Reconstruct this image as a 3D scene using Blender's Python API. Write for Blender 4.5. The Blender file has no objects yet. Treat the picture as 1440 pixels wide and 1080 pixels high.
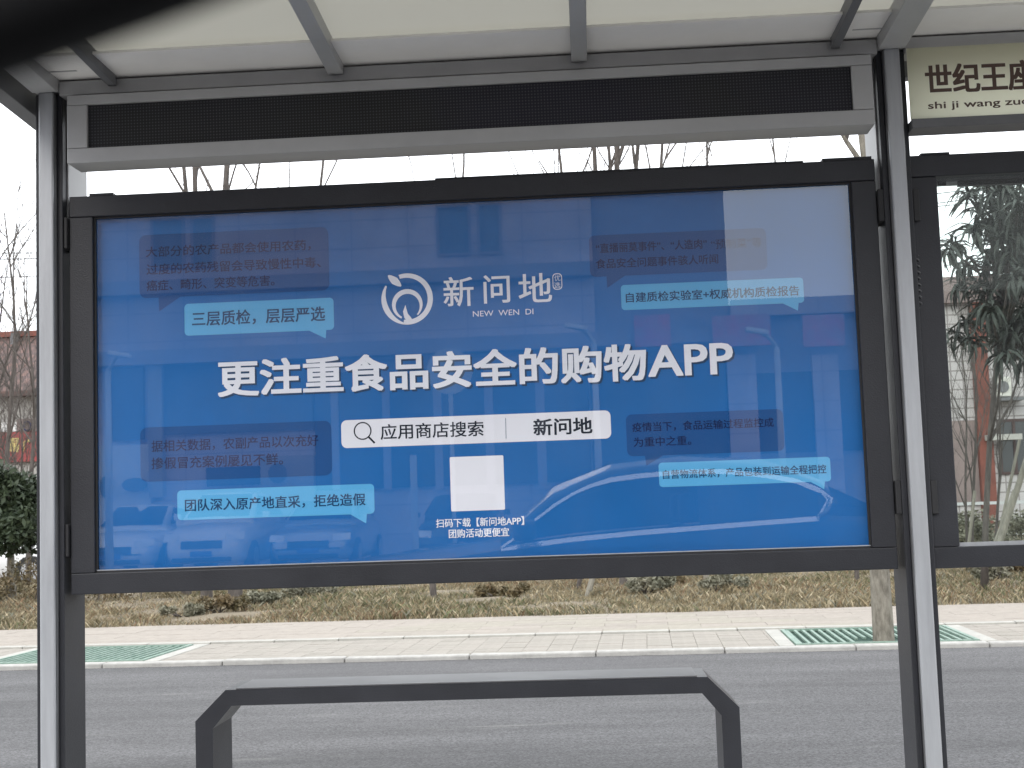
import bpy, bmesh, math, random
import numpy as np
from mathutils import Vector, Matrix
rnd = random.Random(7)
C = bpy.context.scene
col = C.collection

# ------------------------------------------------------------------ camera
F_PX, YAW, PIT, ROL, EYE = 1907.4, -0.0543, 0.0896, -0.0343, 1.28
cy_, sy_, cp_, sp_ = math.cos(YAW), math.sin(YAW), math.cos(PIT), math.sin(PIT)
FWD = Vector((sy_*cp_, cy_*cp_, sp_))
_r0 = Vector((cy_, -sy_, 0)); _u0 = _r0.cross(FWD)
RGT = _r0*math.cos(ROL) + _u0*math.sin(ROL)
UPV = -_r0*math.sin(ROL) + _u0*math.cos(ROL)
cam_d = bpy.data.cameras.new('camera'); cam = bpy.data.objects.new('camera', cam_d); col.objects.link(cam)
cam.matrix_world = Matrix(((RGT.x, UPV.x, -FWD.x, 0), (RGT.y, UPV.y, -FWD.y, 0), (RGT.z, UPV.z, -FWD.z, EYE), (0, 0, 0, 1)))
cam_d.sensor_width = 36; cam_d.lens = F_PX/1440*36
cam_d.clip_start = 0.02; cam_d.clip_end = 900
cam_d.dof.use_dof = True; cam_d.dof.focus_distance = 4.45
cam_d.dof.aperture_fstop = (cam_d.lens/1000)/0.0036
C.camera = cam

# ------------------------------------------------------------------ world, sun, exposure
W = bpy.data.worlds.new('World'); C.world = W; W.use_nodes = True
nt = W.node_tree; nt.nodes.clear()
wo = nt.nodes.new('ShaderNodeOutputWorld'); bg = nt.nodes.new('ShaderNodeBackground')
sky = nt.nodes.new('ShaderNodeTexSky'); sky.sky_type = 'NISHITA'; sky.sun_disc = False
SUN_EL, SUN_AZ = math.radians(30), math.radians(200)
sky.sun_elevation = SUN_EL; sky.sun_rotation = SUN_AZ; sky.dust_density = 4; sky.ozone_density = 1
mixw = nt.nodes.new('ShaderNodeMix'); mixw.data_type = 'RGBA'; mixw.inputs[0].default_value = 0.9
mixw.inputs[7].default_value = (26.0, 26.9, 27.8, 1)          # a pale, even overcast
nt.links.new(sky.outputs[0], mixw.inputs[6]); nt.links.new(mixw.outputs[2], bg.inputs[0])
bg.inputs[1].default_value = 0.1
nt.links.new(bg.outputs[0], wo.inputs[0])
sd = bpy.data.lights.new('sun', 'SUN'); sd.energy = 1.2; sd.angle = math.radians(22); sd.color = (1, .96, .9)
so = bpy.data.objects.new('sun', sd); col.objects.link(so)
# the light comes from behind the camera, high
_sd = Vector((math.sin(SUN_AZ)*math.cos(SUN_EL), math.cos(SUN_AZ)*math.cos(SUN_EL), math.sin(SUN_EL)))
so.rotation_euler = _sd.to_track_quat('Z', 'Y').to_euler(); so.location = (0, 0, 30)
C.view_settings.view_transform = 'Standard'; C.view_settings.look = 'None'
C.view_settings.exposure = 0; C.view_settings.gamma = 1; C.view_settings.use_curve_mapping = False
C.render.engine = 'CYCLES'; C.cycles.use_denoising = True
C.cycles.max_bounces = 14; C.cycles.diffuse_bounces = 8; C.cycles.transparent_max_bounces = 24
C.cycles.caustics_reflective = False; C.cycles.caustics_refractive = False

# ------------------------------------------------------------------ helpers
GLASS_Y = 4.305                                                # front of the advertising glass

def at(px, py, Y):
    """the point at depth Y that the photograph shows at (px, py) of its 1440x1080 frame"""
    d = FWD*F_PX + RGT*(px-720) + UPV*(540-py)
    t = Y/d.y
    return Vector((d.x*t, Y, EYE+d.z*t))

def atm(px, py, Yr):
    """the point at depth Yr behind the photographer that the glass mirrors at (px, py)"""
    p = at(px, py, 2*GLASS_Y-Yr); p.y = Yr
    return p

class MB:
    def __init__(s): s.v = []; s.f = []
    def add(s, vs, fs):
        n = len(s.v); s.v += [tuple(v) for v in vs]; s.f += [tuple(i+n for i in f) for f in fs]; return s
    def box(s, x0, x1, y0, y1, z0, z1, M=None):
        vs = [Vector((x, y, z)) for z in (z0, z1) for y in (y0, y1) for x in (x0, x1)]
        if M is not None: vs = [M @ v for v in vs]
        return s.add(vs, [(0, 2, 3, 1), (4, 5, 7, 6), (0, 1, 5, 4), (2, 6, 7, 3), (0, 4, 6, 2), (1, 3, 7, 5)])
    def tube(s, pts, rad, n=6, cap=True):
        pts = [Vector(p) for p in pts]; k = len(pts)
        if not hasattr(rad, '__len__'): rad = [rad]*k
        base = len(s.v); prev = None
        for i, p in enumerate(pts):
            d = (pts[min(i+1, k-1)]-pts[max(i-1, 0)]).normalized()
            if prev is None: a = d.orthogonal().normalized()
            else:
                a = prev-d*prev.dot(d)
                a = a.normalized() if a.length > 1e-5 else d.orthogonal().normalized()
            prev = a; b = d.cross(a)
            for j in range(n):
                t = 2*math.pi*j/n; s.v.append(tuple(p+(a*math.cos(t)+b*math.sin(t))*rad[i]))
        for i in range(k-1):
            for j in range(n):
                a0 = base+i*n+j; a1 = base+i*n+(j+1) % n
                s.f.append((a0, a1, a1+n, a0+n))
        if cap:
            s.f.append(tuple(base+j for j in reversed(range(n)))); s.f.append(tuple(base+(k-1)*n+j for j in range(n)))
        return s
    def prism_y(s, poly, y0, y1):
        """poly of (x, z) drawn anticlockwise seen from -Y"""
        n = len(poly)
        vs = [(x, y0, z) for x, z in poly]+[(x, y1, z) for x, z in poly]
        fs = [tuple(range(n)), tuple(reversed(range(n, 2*n)))]+[(i, i+n, (i+1) % n+n, (i+1) % n) for i in range(n)]
        return s.add(vs, fs)
    def build(s, name, mat, parent=None, smooth=False, bevel=0, fix=False):
        me = bpy.data.meshes.new(name); me.from_pydata(s.v, [], s.f)
        if bevel or fix:
            bm = bmesh.new(); bm.from_mesh(me)
            bmesh.ops.recalc_face_normals(bm, faces=bm.faces)
            if bevel:
                ed = [e for e in bm.edges if len(e.link_faces) == 2 and e.calc_face_angle(0) > .5]
                bmesh.ops.bevel(bm, geom=ed, offset=bevel, segments=2, affect='EDGES', profile=.5, clamp_overlap=True)
            bm.to_mesh(me); bm.free()
        if smooth: me.polygons.foreach_set('use_smooth', [True]*len(me.polygons))
        if mat: me.materials.append(mat)
        return link(name, me, parent)

def link(name, me, parent=None):
    o = bpy.data.objects.new(name, me); col.objects.link(o)
    if parent is not None:
        o.parent = parent
        o.matrix_parent_inverse = WM(parent).inverted()
    return o

def WM(o):
    m = Matrix.LocRotScale(o.location, o.rotation_euler, o.scale)
    return (WM(o.parent) @ o.matrix_parent_inverse @ m) if o.parent else m

def thing(name, label, cat, loc=(0, 0, 0), group=None, rz=0):
    o = bpy.data.objects.new(name, None); col.objects.link(o); o.location = loc; o.rotation_euler = (0, 0, rz)
    o.empty_display_size = .1
    return tag(o, label, cat, group)

def tag(o, label, cat, group=None, kind=None):
    o['label'] = label; o['category'] = cat
    if group: o['group'] = group
    if kind: o['kind'] = kind
    return o

def struct(o): o['kind'] = 'structure'; return o

def copy_tree(o, parent=None):
    c = o.copy(); col.objects.link(c)
    if parent is not None: c.parent = parent
    for ch in [k for k in bpy.data.objects if k.parent == o and k != c]: copy_tree(ch, c)
    return c

# ------------------------------------------------------------------ materials
def mat(name, c, rough=.6, metal=0, spec=.5, var=0, scale=8, bump=0, bscale=60, c2=None, stretch=None, coat=0):
    m = bpy.data.materials.new(name); m.use_nodes = True; n = m.node_tree.nodes; l = m.node_tree.links
    p = n['Principled BSDF']; p.inputs['Base Color'].default_value = (*c, 1); p.inputs['Roughness'].default_value = rough
    p.inputs['Metallic'].default_value = metal; p.inputs['Specular IOR Level'].default_value = spec
    p.inputs['Coat Weight'].default_value = coat
    if var or bump or c2:
        tc = n.new('ShaderNodeTexCoord'); mp = n.new('ShaderNodeMapping'); l.new(tc.outputs['Object'], mp.inputs[0])
        if stretch: mp.inputs['Scale'].default_value = stretch
    if var or c2:
        t = n.new('ShaderNodeTexNoise'); t.inputs['Scale'].default_value = scale; t.inputs['Detail'].default_value = 8
        t.inputs['Roughness'].default_value = .65; l.new(mp.outputs[0], t.inputs[0])
        r = n.new('ShaderNodeValToRGB'); l.new(t.outputs[0], r.inputs[0])
        lo = c if c2 else tuple(x*(1-var) for x in c); hi = c2 if c2 else tuple(min(1, x*(1+var)) for x in c)
        r.color_ramp.elements[0].position = .33; r.color_ramp.elements[1].position = .67
        r.color_ramp.elements[0].color = (*lo, 1); r.color_ramp.elements[1].color = (*hi, 1)
        l.new(r.outputs[0], p.inputs['Base Color'])
        rr = n.new('ShaderNodeMapRange'); rr.inputs[3].default_value = max(.02, rough-.12); rr.inputs[4].default_value = min(1, rough+.12)
        l.new(t.outputs[0], rr.inputs[0]); l.new(rr.outputs[0], p.inputs['Roughness'])
    if bump:
        b = n.new('ShaderNodeBump'); b.inputs['Strength'].default_value = bump; b.inputs['Distance'].default_value = .01
        t2 = n.new('ShaderNodeTexNoise'); t2.inputs['Scale'].default_value = bscale; t2.inputs['Detail'].default_value = 4
        l.new(mp.outputs[0], t2.inputs[0]); l.new(t2.outputs[0], b.inputs['Height']); l.new(b.outputs[0], p.inputs['Normal'])
    return m

def pane_mat(name, tint=(1, 1, 1), ior=1.75, rough=0.0, dirt=0):
    """thin glass: clear with a mirror share by angle; only its outward faces mirror"""
    m = bpy.data.materials.new(name); m.use_nodes = True; n = m.node_tree.nodes; l = m.node_tree.links
    n.remove(n['Principled BSDF']); out = n['Material Output']
    tr = n.new('ShaderNodeBsdfTransparent'); tr.inputs[0].default_value = (*tint, 1)
    gl = n.new('ShaderNodeBsdfGlossy'); gl.inputs['Roughness'].default_value = rough
    fr = n.new('ShaderNodeFresnel'); fr.inputs[0].default_value = ior
    geo = n.new('ShaderNodeNewGeometry'); inv = n.new('ShaderNodeMath'); inv.operation = 'SUBTRACT'; inv.inputs[0].default_value = 1
    l.new(geo.outputs['Backfacing'], inv.inputs[1])
    mu = n.new('ShaderNodeMath'); mu.operation = 'MULTIPLY'; l.new(fr.outputs[0], mu.inputs[0]); l.new(inv.outputs[0], mu.inputs[1])
    mx = n.new('ShaderNodeMixShader'); l.new(mu.outputs[0], mx.inputs[0]); l.new(tr.outputs[0], mx.inputs[1]); l.new(gl.outputs[0], mx.inputs[2])
    last = mx
    if dirt:
        df = n.new('ShaderNodeBsdfDiffuse'); df.inputs[0].default_value = (.6, .6, .58, 1)
        tc = n.new('ShaderNodeTexCoord'); mp = n.new('ShaderNodeMapping'); mp.inputs['Scale'].default_value = (3, 1, .8)
        t = n.new('ShaderNodeTexNoise'); t.inputs['Scale'].default_value = 2.5; t.inputs['Detail'].default_value = 7
        l.new(tc.outputs['Object'], mp.inputs[0]); l.new(mp.outputs[0], t.inputs[0])
        rg = n.new('ShaderNodeMapRange'); rg.inputs[1].default_value = .3; rg.inputs[2].default_value = .8
        rg.inputs[3].default_value = 0; rg.inputs[4].default_value = dirt
        l.new(t.outputs[0], rg.inputs[0])
        m2 = n.new('ShaderNodeMixShader'); l.new(rg.outputs[0], m2.inputs[0]); l.new(mx.outputs[0], m2.inputs[1]); l.new(df.outputs[0], m2.inputs[2])
        last = m2
    l.new(last.outputs[0], out.inputs[0])
    return m

M = {}
M['alu'] = mat('brushed_aluminium_paint', (.35, .36, .38), .42, .25, var=.10, scale=5, stretch=(6, 6, .6), bump=.06, bscale=40)
M['alu_box'] = mat('grey_cabinet_paint', (.40, .40, .405), .45, .15, var=.08, scale=3, bump=.05, bscale=50)
M['dark'] = mat('charcoal_powder_coat', (.021, .022, .027), .45, 0, .35, var=.16, scale=4, bump=.12, bscale=220)
M['mid'] = mat('grey_powder_coat', (.13, .132, .14), .5, .1, .5, var=.12, scale=4, bump=.08, bscale=150)
M['soffit'] = mat('pale_grey_soffit', (.80, .78, .76), .6, var=.06, scale=2)
M['black'] = mat('black_rubber', (.012, .012, .014), .6)
M['poster'] = mat('printed_blue_film', (.015, .135, .41), .55, 0, .08, var=.07, scale=1.5)
M['white_print'] = mat('white_print', (.80, .82, .90), .5, 0, .08)
M['cream_print'] = mat('white_bar_print', (.78, .79, .86), .5, 0, .08)
M['cyan_print'] = mat('pale_blue_print', (.10, .40, .72), .5, 0, .08)
M['navy_print'] = mat('navy_bubble_print', (.010, .078, .26), .5, 0, .08)
M['ink'] = mat('navy_ink', (.008, .055, .15), .5, 0, .08)
M['ink2'] = mat('dark_blue_ink', (.003, .016, .085), .5, 0, .08)
M['blackink'] = mat('black_ink', (.012, .02, .035), .5, 0, .08)
M['shadow_print'] = mat('printed_letter_shadow', (.02, .06, .14), .5, 0, .08)
M['brown_ink'] = mat('brown_ink', (.075, .04, .03), .5)
M['sign'] = mat('pale_yellow_sign_film', (.66, .67, .50), .45, var=.05, scale=2)
M['glass'] = pane_mat('advert_glass', ior=1.82, dirt=.012)
M['glass2'] = pane_mat('clear_panel_glass', tint=(.93, .95, .94), ior=1.26, dirt=.015)

def asphalt(name):
    m = mat(name, (.125, .122, .122), .85)
    n = m.node_tree.nodes; l = m.node_tree.links; p = n['Principled BSDF']
    tc = n.new('ShaderNodeTexCoord')
    def noise(sc, st, det=6):
        mp = n.new('ShaderNodeMapping'); mp.inputs['Scale'].default_value = st; l.new(tc.outputs['Object'], mp.inputs[0])
        t = n.new('ShaderNodeTexNoise'); t.inputs['Scale'].default_value = sc; t.inputs['Detail'].default_value = det; t.inputs['Roughness'].default_value = .7
        l.new(mp.outputs[0], t.inputs[0]); return t
    a = noise(75, (1, 1, 1), 4); b = noise(1.2, (.18, 1.1, 1), 6); c = noise(1.6, (.5, 3.5, 1), 7)
    ra = n.new('ShaderNodeMapRange'); ra.inputs[1].default_value = .3; ra.inputs[2].default_value = .7; ra.inputs[3].default_value = .25; ra.inputs[4].default_value = 1.85; l.new(a.outputs[0], ra.inputs[0])
    rb = n.new('ShaderNodeMapRange'); rb.inputs[1].default_value = .3; rb.inputs[2].default_value = .7; rb.inputs[3].default_value = .62; rb.inputs[4].default_value = 1.35; l.new(b.outputs[0], rb.inputs[0])
    mu = n.new('ShaderNodeMath'); mu.operation = 'MULTIPLY'; l.new(ra.outputs[0], mu.inputs[0]); l.new(rb.outputs[0], mu.inputs[1])
    rc = n.new('ShaderNodeMapRange'); rc.inputs[1].default_value = .60; rc.inputs[2].default_value = .70; rc.inputs[3].default_value = 0; rc.inputs[4].default_value = .45; l.new(c.outputs[0], rc.inputs[0])
    vm = n.new('ShaderNodeVectorMath'); vm.operation = 'SCALE'; vm.inputs[0].default_value = (.077, .075, .077); l.new(mu.outputs[0], vm.inputs['Scale'])
    mx = n.new('ShaderNodeMix'); mx.data_type = 'RGBA'; l.new(rc.outputs[0], mx.inputs[0]); l.new(vm.outputs[0], mx.inputs[6]); mx.inputs[7].default_value = (.20, .195, .185, 1)
    l.new(mx.outputs[2], p.inputs['Base Color'])
    bu = n.new('ShaderNodeBump'); bu.inputs['Strength'].default_value = .5; bu.inputs['Distance'].default_value = .006; l.new(a.outputs[0], bu.inputs['Height']); l.new(bu.outputs[0], p.inputs['Normal'])
    return m
M['asphalt'] = asphalt('worn_asphalt')
M['concrete'] = mat('platform_concrete', (.44, .43, .41), .85, var=.2, scale=3, bump=.2, bscale=90)
M['kerb'] = mat('kerb_stone', (.36, .35, .33), .8, var=.2, scale=9, bump=.25, bscale=80)
M['strip'] = mat('pale_border_stone', (.36, .35, .32), .8, var=.14, scale=6, bump=.2, bscale=80)
tiles = [mat('paving_a', (.285, .258, .215), .85, var=.13, scale=11, bump=.25, bscale=90),
         mat('paving_b', (.295, .26, .225), .85, var=.13, scale=13, bump=.25, bscale=90),
         mat('paving_c', (.275, .245, .21), .85, var=.13, scale=9, bump=.25, bscale=90)]
tiles2 = [mat('paving_d', (.262, .24, .208), .85, var=.16, scale=11, bump=.25, bscale=90),
          mat('paving_e', (.28, .254, .222), .85, var=.16, scale=13, bump=.25, bscale=90)]
M['bed'] = mat('sand_joint', (.215, .19, .16), .95)
M['earth'] = mat('dry_earth', (.13, .105, .07), .95, c2=(.23, .19, .135), scale=2.2, bump=.6, bscale=25)
M['green'] = mat('teal_green_grate_paint', (.12, .205, .16), .55, scale=12, c2=(.26, .34, .29))
M['pit'] = mat('dark_green_pit_soil', (.012, .045, .030), .95, var=.3, scale=14)  # dark green ground between the grate bars
M['bark'] = mat('pale_bark', (.10, .088, .07), .9, c2=(.25, .23, .19), scale=26, bump=.9, bscale=50, stretch=(1, 1, .35))
M['twig'] = mat('grey_brown_bark', (.045, .038, .034), .9, c2=(.115, .10, .09), scale=20, stretch=(1, 1, .3))
M['palebranch'] = mat('peeled_pole', (.22, .205, .17), .8, var=.3, scale=14, stretch=(1, 1, .3))
M['tilewall'] = None
M['paintW'] = mat('white_car_paint', (.72, .73, .74), .25, 0, .5, coat=.8)
M['paintS'] = mat('silver_car_paint', (.42, .43, .45), .3, .6, .5, coat=.8)
M['paintK'] = mat('black_car_paint', (.010, .011, .014), .28, 0, .5, coat=.8)
M['carglass'] = mat('tinted_car_glass', (.012, .014, .016), .05, 0, .6)
M['tyre'] = mat('tyre_rubber', (.018, .018, .018), .8)
M['chrome'] = mat('chrome_trim', (.85, .86, .88), .25, 1)
M['trim'] = mat('bright_window_trim', (.93, .94, .96), .25, 1)
M['cabin'] = mat('dark_cabin_trim', (.012, .012, .014), .7)

# translucent canopy sheet
m = bpy.data.materials.new('translucent_canopy_sheet'); m.use_nodes = True; n = m.node_tree.nodes; l = m.node_tree.links
n.remove(n['Principled BSDF']); d_ = n.new('ShaderNodeBsdfDiffuse'); t_ = n.new('ShaderNodeBsdfTranslucent'); x_ = n.new('ShaderNodeMixShader')
d_.inputs[0].default_value = (.50, .495, .47, 1); t_.inputs[0].default_value = (.50, .49, .455, 1); x_.inputs[0].default_value = .72
l.new(d_.outputs[0], x_.inputs[1]); l.new(t_.outputs[0], x_.inputs[2]); l.new(x_.outputs[0], n['Material Output'].inputs[0])
M['canopy'] = m

m = bpy.data.materials.new('translucent_sign_film'); m.use_nodes = True; n = m.node_tree.nodes; l = m.node_tree.links
n.remove(n['Principled BSDF']); d_ = n.new('ShaderNodeBsdfDiffuse'); t_ = n.new('ShaderNodeBsdfTranslucent'); x_ = n.new('ShaderNodeMixShader')
d_.inputs[0].default_value = (.68, .68, .52, 1); t_.inputs[0].default_value = (.97, .97, .88, 1); x_.inputs[0].default_value = .8
l.new(d_.outputs[0], x_.inputs[1]); l.new(t_.outputs[0], x_.inputs[2]); l.new(x_.outputs[0], n['Material Output'].inputs[0])
M['sign'] = m
# LED matrix face
m = mat('led_matrix_face', (.012, .012, .016), .55, 0, .4); n = m.node_tree.nodes; l = m.node_tree.links; p = n['Principled BSDF']
tc = n.new('ShaderNodeTexCoord'); vo = n.new('ShaderNodeVectorMath'); vo.operation = 'SCALE'; vo.inputs['Scale'].default_value = 1/.0100
l.new(tc.outputs['Object'], vo.inputs[0]); fr = n.new('ShaderNodeVectorMath'); fr.operation = 'FRACTION'; l.new(vo.outputs[0], fr.inputs[0])
sb = n.new('ShaderNodeVectorMath'); sb.operation = 'SUBTRACT'; sb.inputs[1].default_value = (.5, .5, .5); l.new(fr.outputs[0], sb.inputs[0])
sx = n.new('ShaderNodeSeparateXYZ'); l.new(sb.outputs[0], sx.inputs[0]); cb = n.new('ShaderNodeCombineXYZ'); l.new(sx.outputs[0], cb.inputs[0]); l.new(sx.outputs[2], cb.inputs[1])
ln = n.new('ShaderNodeVectorMath'); ln.operation = 'LENGTH'; l.new(cb.outputs[0], ln.inputs[0])
mr = n.new('ShaderNodeMapRange'); mr.inputs[1].default_value = .20; mr.inputs[2].default_value = .32; mr.inputs[3].default_value = 1; mr.inputs[4].default_value = 0; l.new(ln.outputs['Value'], mr.inputs[0])
nz = n.new('ShaderNodeTexNoise'); nz.inputs['Scale'].default_value = 1.3; l.new(tc.outputs['Object'], nz.inputs[0])
cr = n.new('ShaderNodeValToRGB'); cr.color_ramp.elements[0].position = .4; cr.color_ramp.elements[1].position = .6
cr.color_ramp.elements[0].color = (.006, .006, .015, 1); cr.color_ramp.elements[1].color = (.007, .008, .008, 1); l.new(nz.outputs[0], cr.inputs[0])
mx = n.new('ShaderNodeMix'); mx.data_type = 'RGBA'; l.new(mr.outputs[0], mx.inputs[0]); l.new(cr.outputs[0], mx.inputs[6]); mx.inputs[7].default_value = (.045, .043, .052, 1)
l.new(mx.outputs[2], p.inputs['Base Color']); M['led'] = m

def grid_mat(name, c, joint, sx, sz, w=.06, var=.1, horiz='x'):
    """small wall tiles too far to count: colour with joints"""
    m = mat(name, c, .55); n = m.node_tree.nodes; l = m.node_tree.links; p = n['Principled BSDF']
    tc = n.new('ShaderNodeTexCoord'); mp = n.new('ShaderNodeMapping'); l.new(tc.outputs['Object'], mp.inputs[0]); mp.inputs['Rotation'].default_value = (math.radians(-90), 0, 0)
    b = n.new('ShaderNodeTexBrick'); b.offset = 0; b.inputs['Scale'].default_value = 1; b.inputs['Brick Width'].default_value = sx; b.inputs['Row Height'].default_value = sz
    b.inputs['Mortar Size'].default_value = w; b.inputs['Color1'].default_value = (*c, 1); b.inputs['Color2'].default_value = (*[x*(1-var) for x in c], 1); b.inputs['Mortar'].default_value = (*joint, 1)
    l.new(mp.outputs[0], b.inputs[0]); nz = n.new('ShaderNodeTexNoise'); nz.inputs['Scale'].default_value = .9; nz.inputs['Detail'].default_value = 7; l.new(tc.outputs['Object'], nz.inputs[0])
    rg = n.new('ShaderNodeMapRange'); rg.inputs[1].default_value = .3; rg.inputs[2].default_value = .7; rg.inputs[3].default_value = .72; rg.inputs[4].default_value = 1.1; l.new(nz.outputs[0], rg.inputs[0])
    v = n.new('ShaderNodeVectorMath'); v.operation = 'SCALE'; l.new(b.outputs[0], v.inputs[0]); l.new(rg.outputs[0], v.inputs['Scale']); l.new(v.outputs[0], p.inputs['Base Color'])
    return m
M['tilewall'] = grid_mat('white_wall_tiles', (.50, .47, .475), (.24, .215, .215), .30, .24, .018)
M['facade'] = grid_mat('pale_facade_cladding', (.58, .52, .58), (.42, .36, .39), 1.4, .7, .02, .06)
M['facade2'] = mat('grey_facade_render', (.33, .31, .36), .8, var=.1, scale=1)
M['rooftile'] = grid_mat('red_clay_roof', (.15, .075, .06), (.07, .035, .03), .24, .30, .05, .35)
M['redwall'] = mat('brick_red_column_paint', (.17, .055, .04), .8, var=.25, scale=2)
M['pinkwall'] = mat('pinkish_render', (.22, .17, .165), .85, var=.15, scale=1.4)
M['whitewall'] = mat('whitewashed_render', (.36, .35, .33), .85, var=.12, scale=1.4)
M['redsign'] = mat('faded_red_sign_sheet', (.24, .035, .035), .5, var=.12, scale=2)
M['yellowprint'] = mat('yellow_sign_letters', (.45, .36, .13), .5)
M['brownframe'] = mat('brown_window_frame', (.055, .03, .028), .6)
M['window'] = mat('dim_window_glass', (.02, .022, .024), .08, 0, .6)
M['shutter'] = mat('grey_roller_shutter', (.10, .11, .12), .6, var=.1, scale=2)
M['dullglass'] = mat('curtained_window', (.19, .21, .24), .4, var=.15, scale=1.5)
M['whiteboard'] = mat('white_sign_board', (.66, .66, .66), .5, var=.05)
M['acwhite'] = mat('aged_white_casing', (.55, .54, .5), .6, var=.1)
M['galv'] = mat('galvanised_pole', (.50, .51, .52), .45, .4, var=.1, scale=6)
M['wire'] = mat('cable_sheath', (.05, .05, .055), .7)
M['lens'] = mat('lamp_lens', (.75, .77, .78), .12, 0, .6)

def leafmat(name, a, b, sc=3):
    m = mat(name, a, .55, 0, .35, c2=b, scale=sc); return m
M['leafdark'] = leafmat('glossy_dark_leaf', (.016, .027, .015), (.058, .078, .04), 6)
M['loquat'] = leafmat('grey_green_long_leaf', (.018, .025, .021), (.060, .070, .058), 9)
M['hedge'] = leafmat('brown_green_hedge_leaf', (.055, .055, .024), (.17, .12, .065), 2.5)
M['scrub'] = leafmat('grey_green_scrub_leaf', (.10, .105, .07), (.25, .235, .175), 3)

# ------------------------------------------------------------------ setting: ground, roads, pavements
def sheet(name, x0, x1, y0, y1, z, mt):
    return struct(MB().add([(x0, y0, z), (x1, y0, z), (x1, y1, z), (x0, y1, z)], [(0, 1, 2, 3)]).build(name, mt))
sheet('ground', -300, 300, -300, 500, -.06, M['earth'])
sheet('road_main', -60, 60, -14, 2.45, 0, M['asphalt'])
sheet('road_side', -60, 60, 5.35, 11.5, .085, M['asphalt'])
struct(MB().box(-60, 60, 2.45, 5.35, -.05, .13).build('platform', M['concrete']))
struct(MB().box(-60, 60, -26, -14, -.05, .12).build('pavement_across_road', M['strip']))
# painted lane line behind the platform and dusty worn patches
MB().add([(-.55, 6.12, .004), (6, 6.12, .004), (6, 6.24, .004), (-.55, 6.24, .004)], [(0, 1, 2, 3)])
patch = MB()
for cx, cyy, a, b in ((3.05, 6.28, .42, .12), (3.5, 6.2, .3, .09)):
    k = 22; pts = []
    for i in range(k):
        t = 2*math.pi*i/k; r = rnd.uniform(.75, 1.1); pts.append((cx+a*r*math.cos(t), cyy+b*r*math.sin(t), .089+.002*(a < .4)))
    patch.add(pts, [tuple(range(k))])
struct(patch.build('road_marking', mat('worn_white_road_paint', (.55, .54, .5), .8, var=.25, scale=20)))

PZ = .12
pave = struct(MB().box(-20, 20, 10.712, 14.27, -.05, PZ-.02).build('pavement', M['bed']))
PITS = [(-5.10, -3.70), (1.56, 2.96), (-11.9, -10.46), (8.4, 9.84)]
def in_pit(x0, x1, y0, y1, g=.0):
    return any(x1 > a-g and x0 < b+g for a, b in PITS) and y1 > 10.6-g and y0 < 12.04+g
# kerb stones, one metre each
kb = MB().box(-.497, .497, -.055, .055, -.09, .085); kme = None
for i in range(-9, 9):
    o = kb.build('kerb_stone', M['kerb'], pave, bevel=.012) if kme is None else link('kerb_stone', kme, pave)
    if kme is None: kme = o.data
    o.location = (i+.5, 10.66, PZ-.082+rnd.uniform(-.003, .003))
# border stones behind the pits
sb_ = MB().box(-.295, .295, -.055, .055, -.03, .012); sme = None
for i in range(-15, 15):
    o = sb_.build('border_stone', M['strip'], pave, bevel=.004) if sme is None else link('border_stone', sme, pave)
    if sme is None: sme = o.data
    o.location = (i*.6+.3, 12.20, PZ-.004+rnd.uniform(-.002, .002))
# paving tiles: front band small, back band large; nearest 300 are single parts, the rest joined
tile_me = {}
def tile_mesh(w, d, k, mats):
    key = (w, d, k, mats[0].name)
    if key not in tile_me:
        o = MB().box(-w/2+.0015, w/2-.0015, -d/2+.0015, d/2-.0015, -.03, .008).build('paving_tile', mats[k]); tile_me[key] = o.data; bpy.data.objects.remove(o)
    return tile_me[key]
cand = []
for band, (y0, y1, w, d, mats) in enumerate(((10.72, 12.14, .2, .1325, tiles2), (12.26, 14.27, .6, .2871, tiles))):
    r = 0; y = y0
    while y + d <= y1+.02:
        for i in range(int(-12/w), int(12/w)):
            x = i*w+(w/2 if r % 2 and band else 0)
            if band == 0:
                spans = [(x, x+w)]
                for a, b in PITS[:2]:
                    spans = [q for p in spans for q in (((p[0], min(p[1], a-.132)), (max(p[0], b+.132), p[1])) if p[1] > a-.132 and p[0] < b+.132 else (p,)) if q[1]-q[0] > .02]
                for p in spans:
                    cand.append((abs(x+w/2)*.6+(y-10)*.5+(50 if p[1]-p[0] < w-.001 else 0), (p[0]+p[1])/2, y+d/2, p[1]-p[0], d, rnd.randrange(len(mats)), mats))
                continue
            cand.append((abs(x+w/2)*.6+(y-10)*.5, x+w/2, y+d/2, w, d, rnd.randrange(len(mats)), mats))
        y += d; r += 1
cand.sort(key=lambda c: c[0])
rest = MB(); rest2 = MB()
for i, (_, x, y, w, d, k, mats) in enumerate(cand):
    z = PZ-.01+rnd.uniform(-.0012, .0012)
    if i < 290:
        o = link('paving_tile', tile_mesh(w, d, k, mats), pave); o.location = (x, y, z)
    else:
        (rest if mats is tiles else rest2).box(x-w/2+.0015, x+w/2-.0015, y-d/2+.0015, y+d/2-.0015, z-.03, z+.008)
o = rest.build('paving_tiles', tiles[1], pave); o['kind'] = 'stuff'
o = rest2.build('paving_tiles', tiles2[1], pave); o['kind'] = 'stuff'
# pale stones framing each pit
for a, b in PITS[:2]:
    for xx in (a-.07, b+.07):
        w_ = .12
        o = MB().box(xx-w_/2, xx+w_/2, 10.72, 12.04, PZ-.02, PZ+.004).build('pit_border_stone', M['strip'], pave, bevel=.004)
    o = MB().box(a-.005, b+.005, 10.722, 10.738, PZ-.02, PZ+.003).build('pit_border_stone', M['strip'], pave, bevel=.003)
    o = MB().box(a-.005, b+.005, 11.985, 12.045, PZ-.02, PZ+.003).build('pit_border_stone', M['strip'], pave, bevel=.003)

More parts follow.
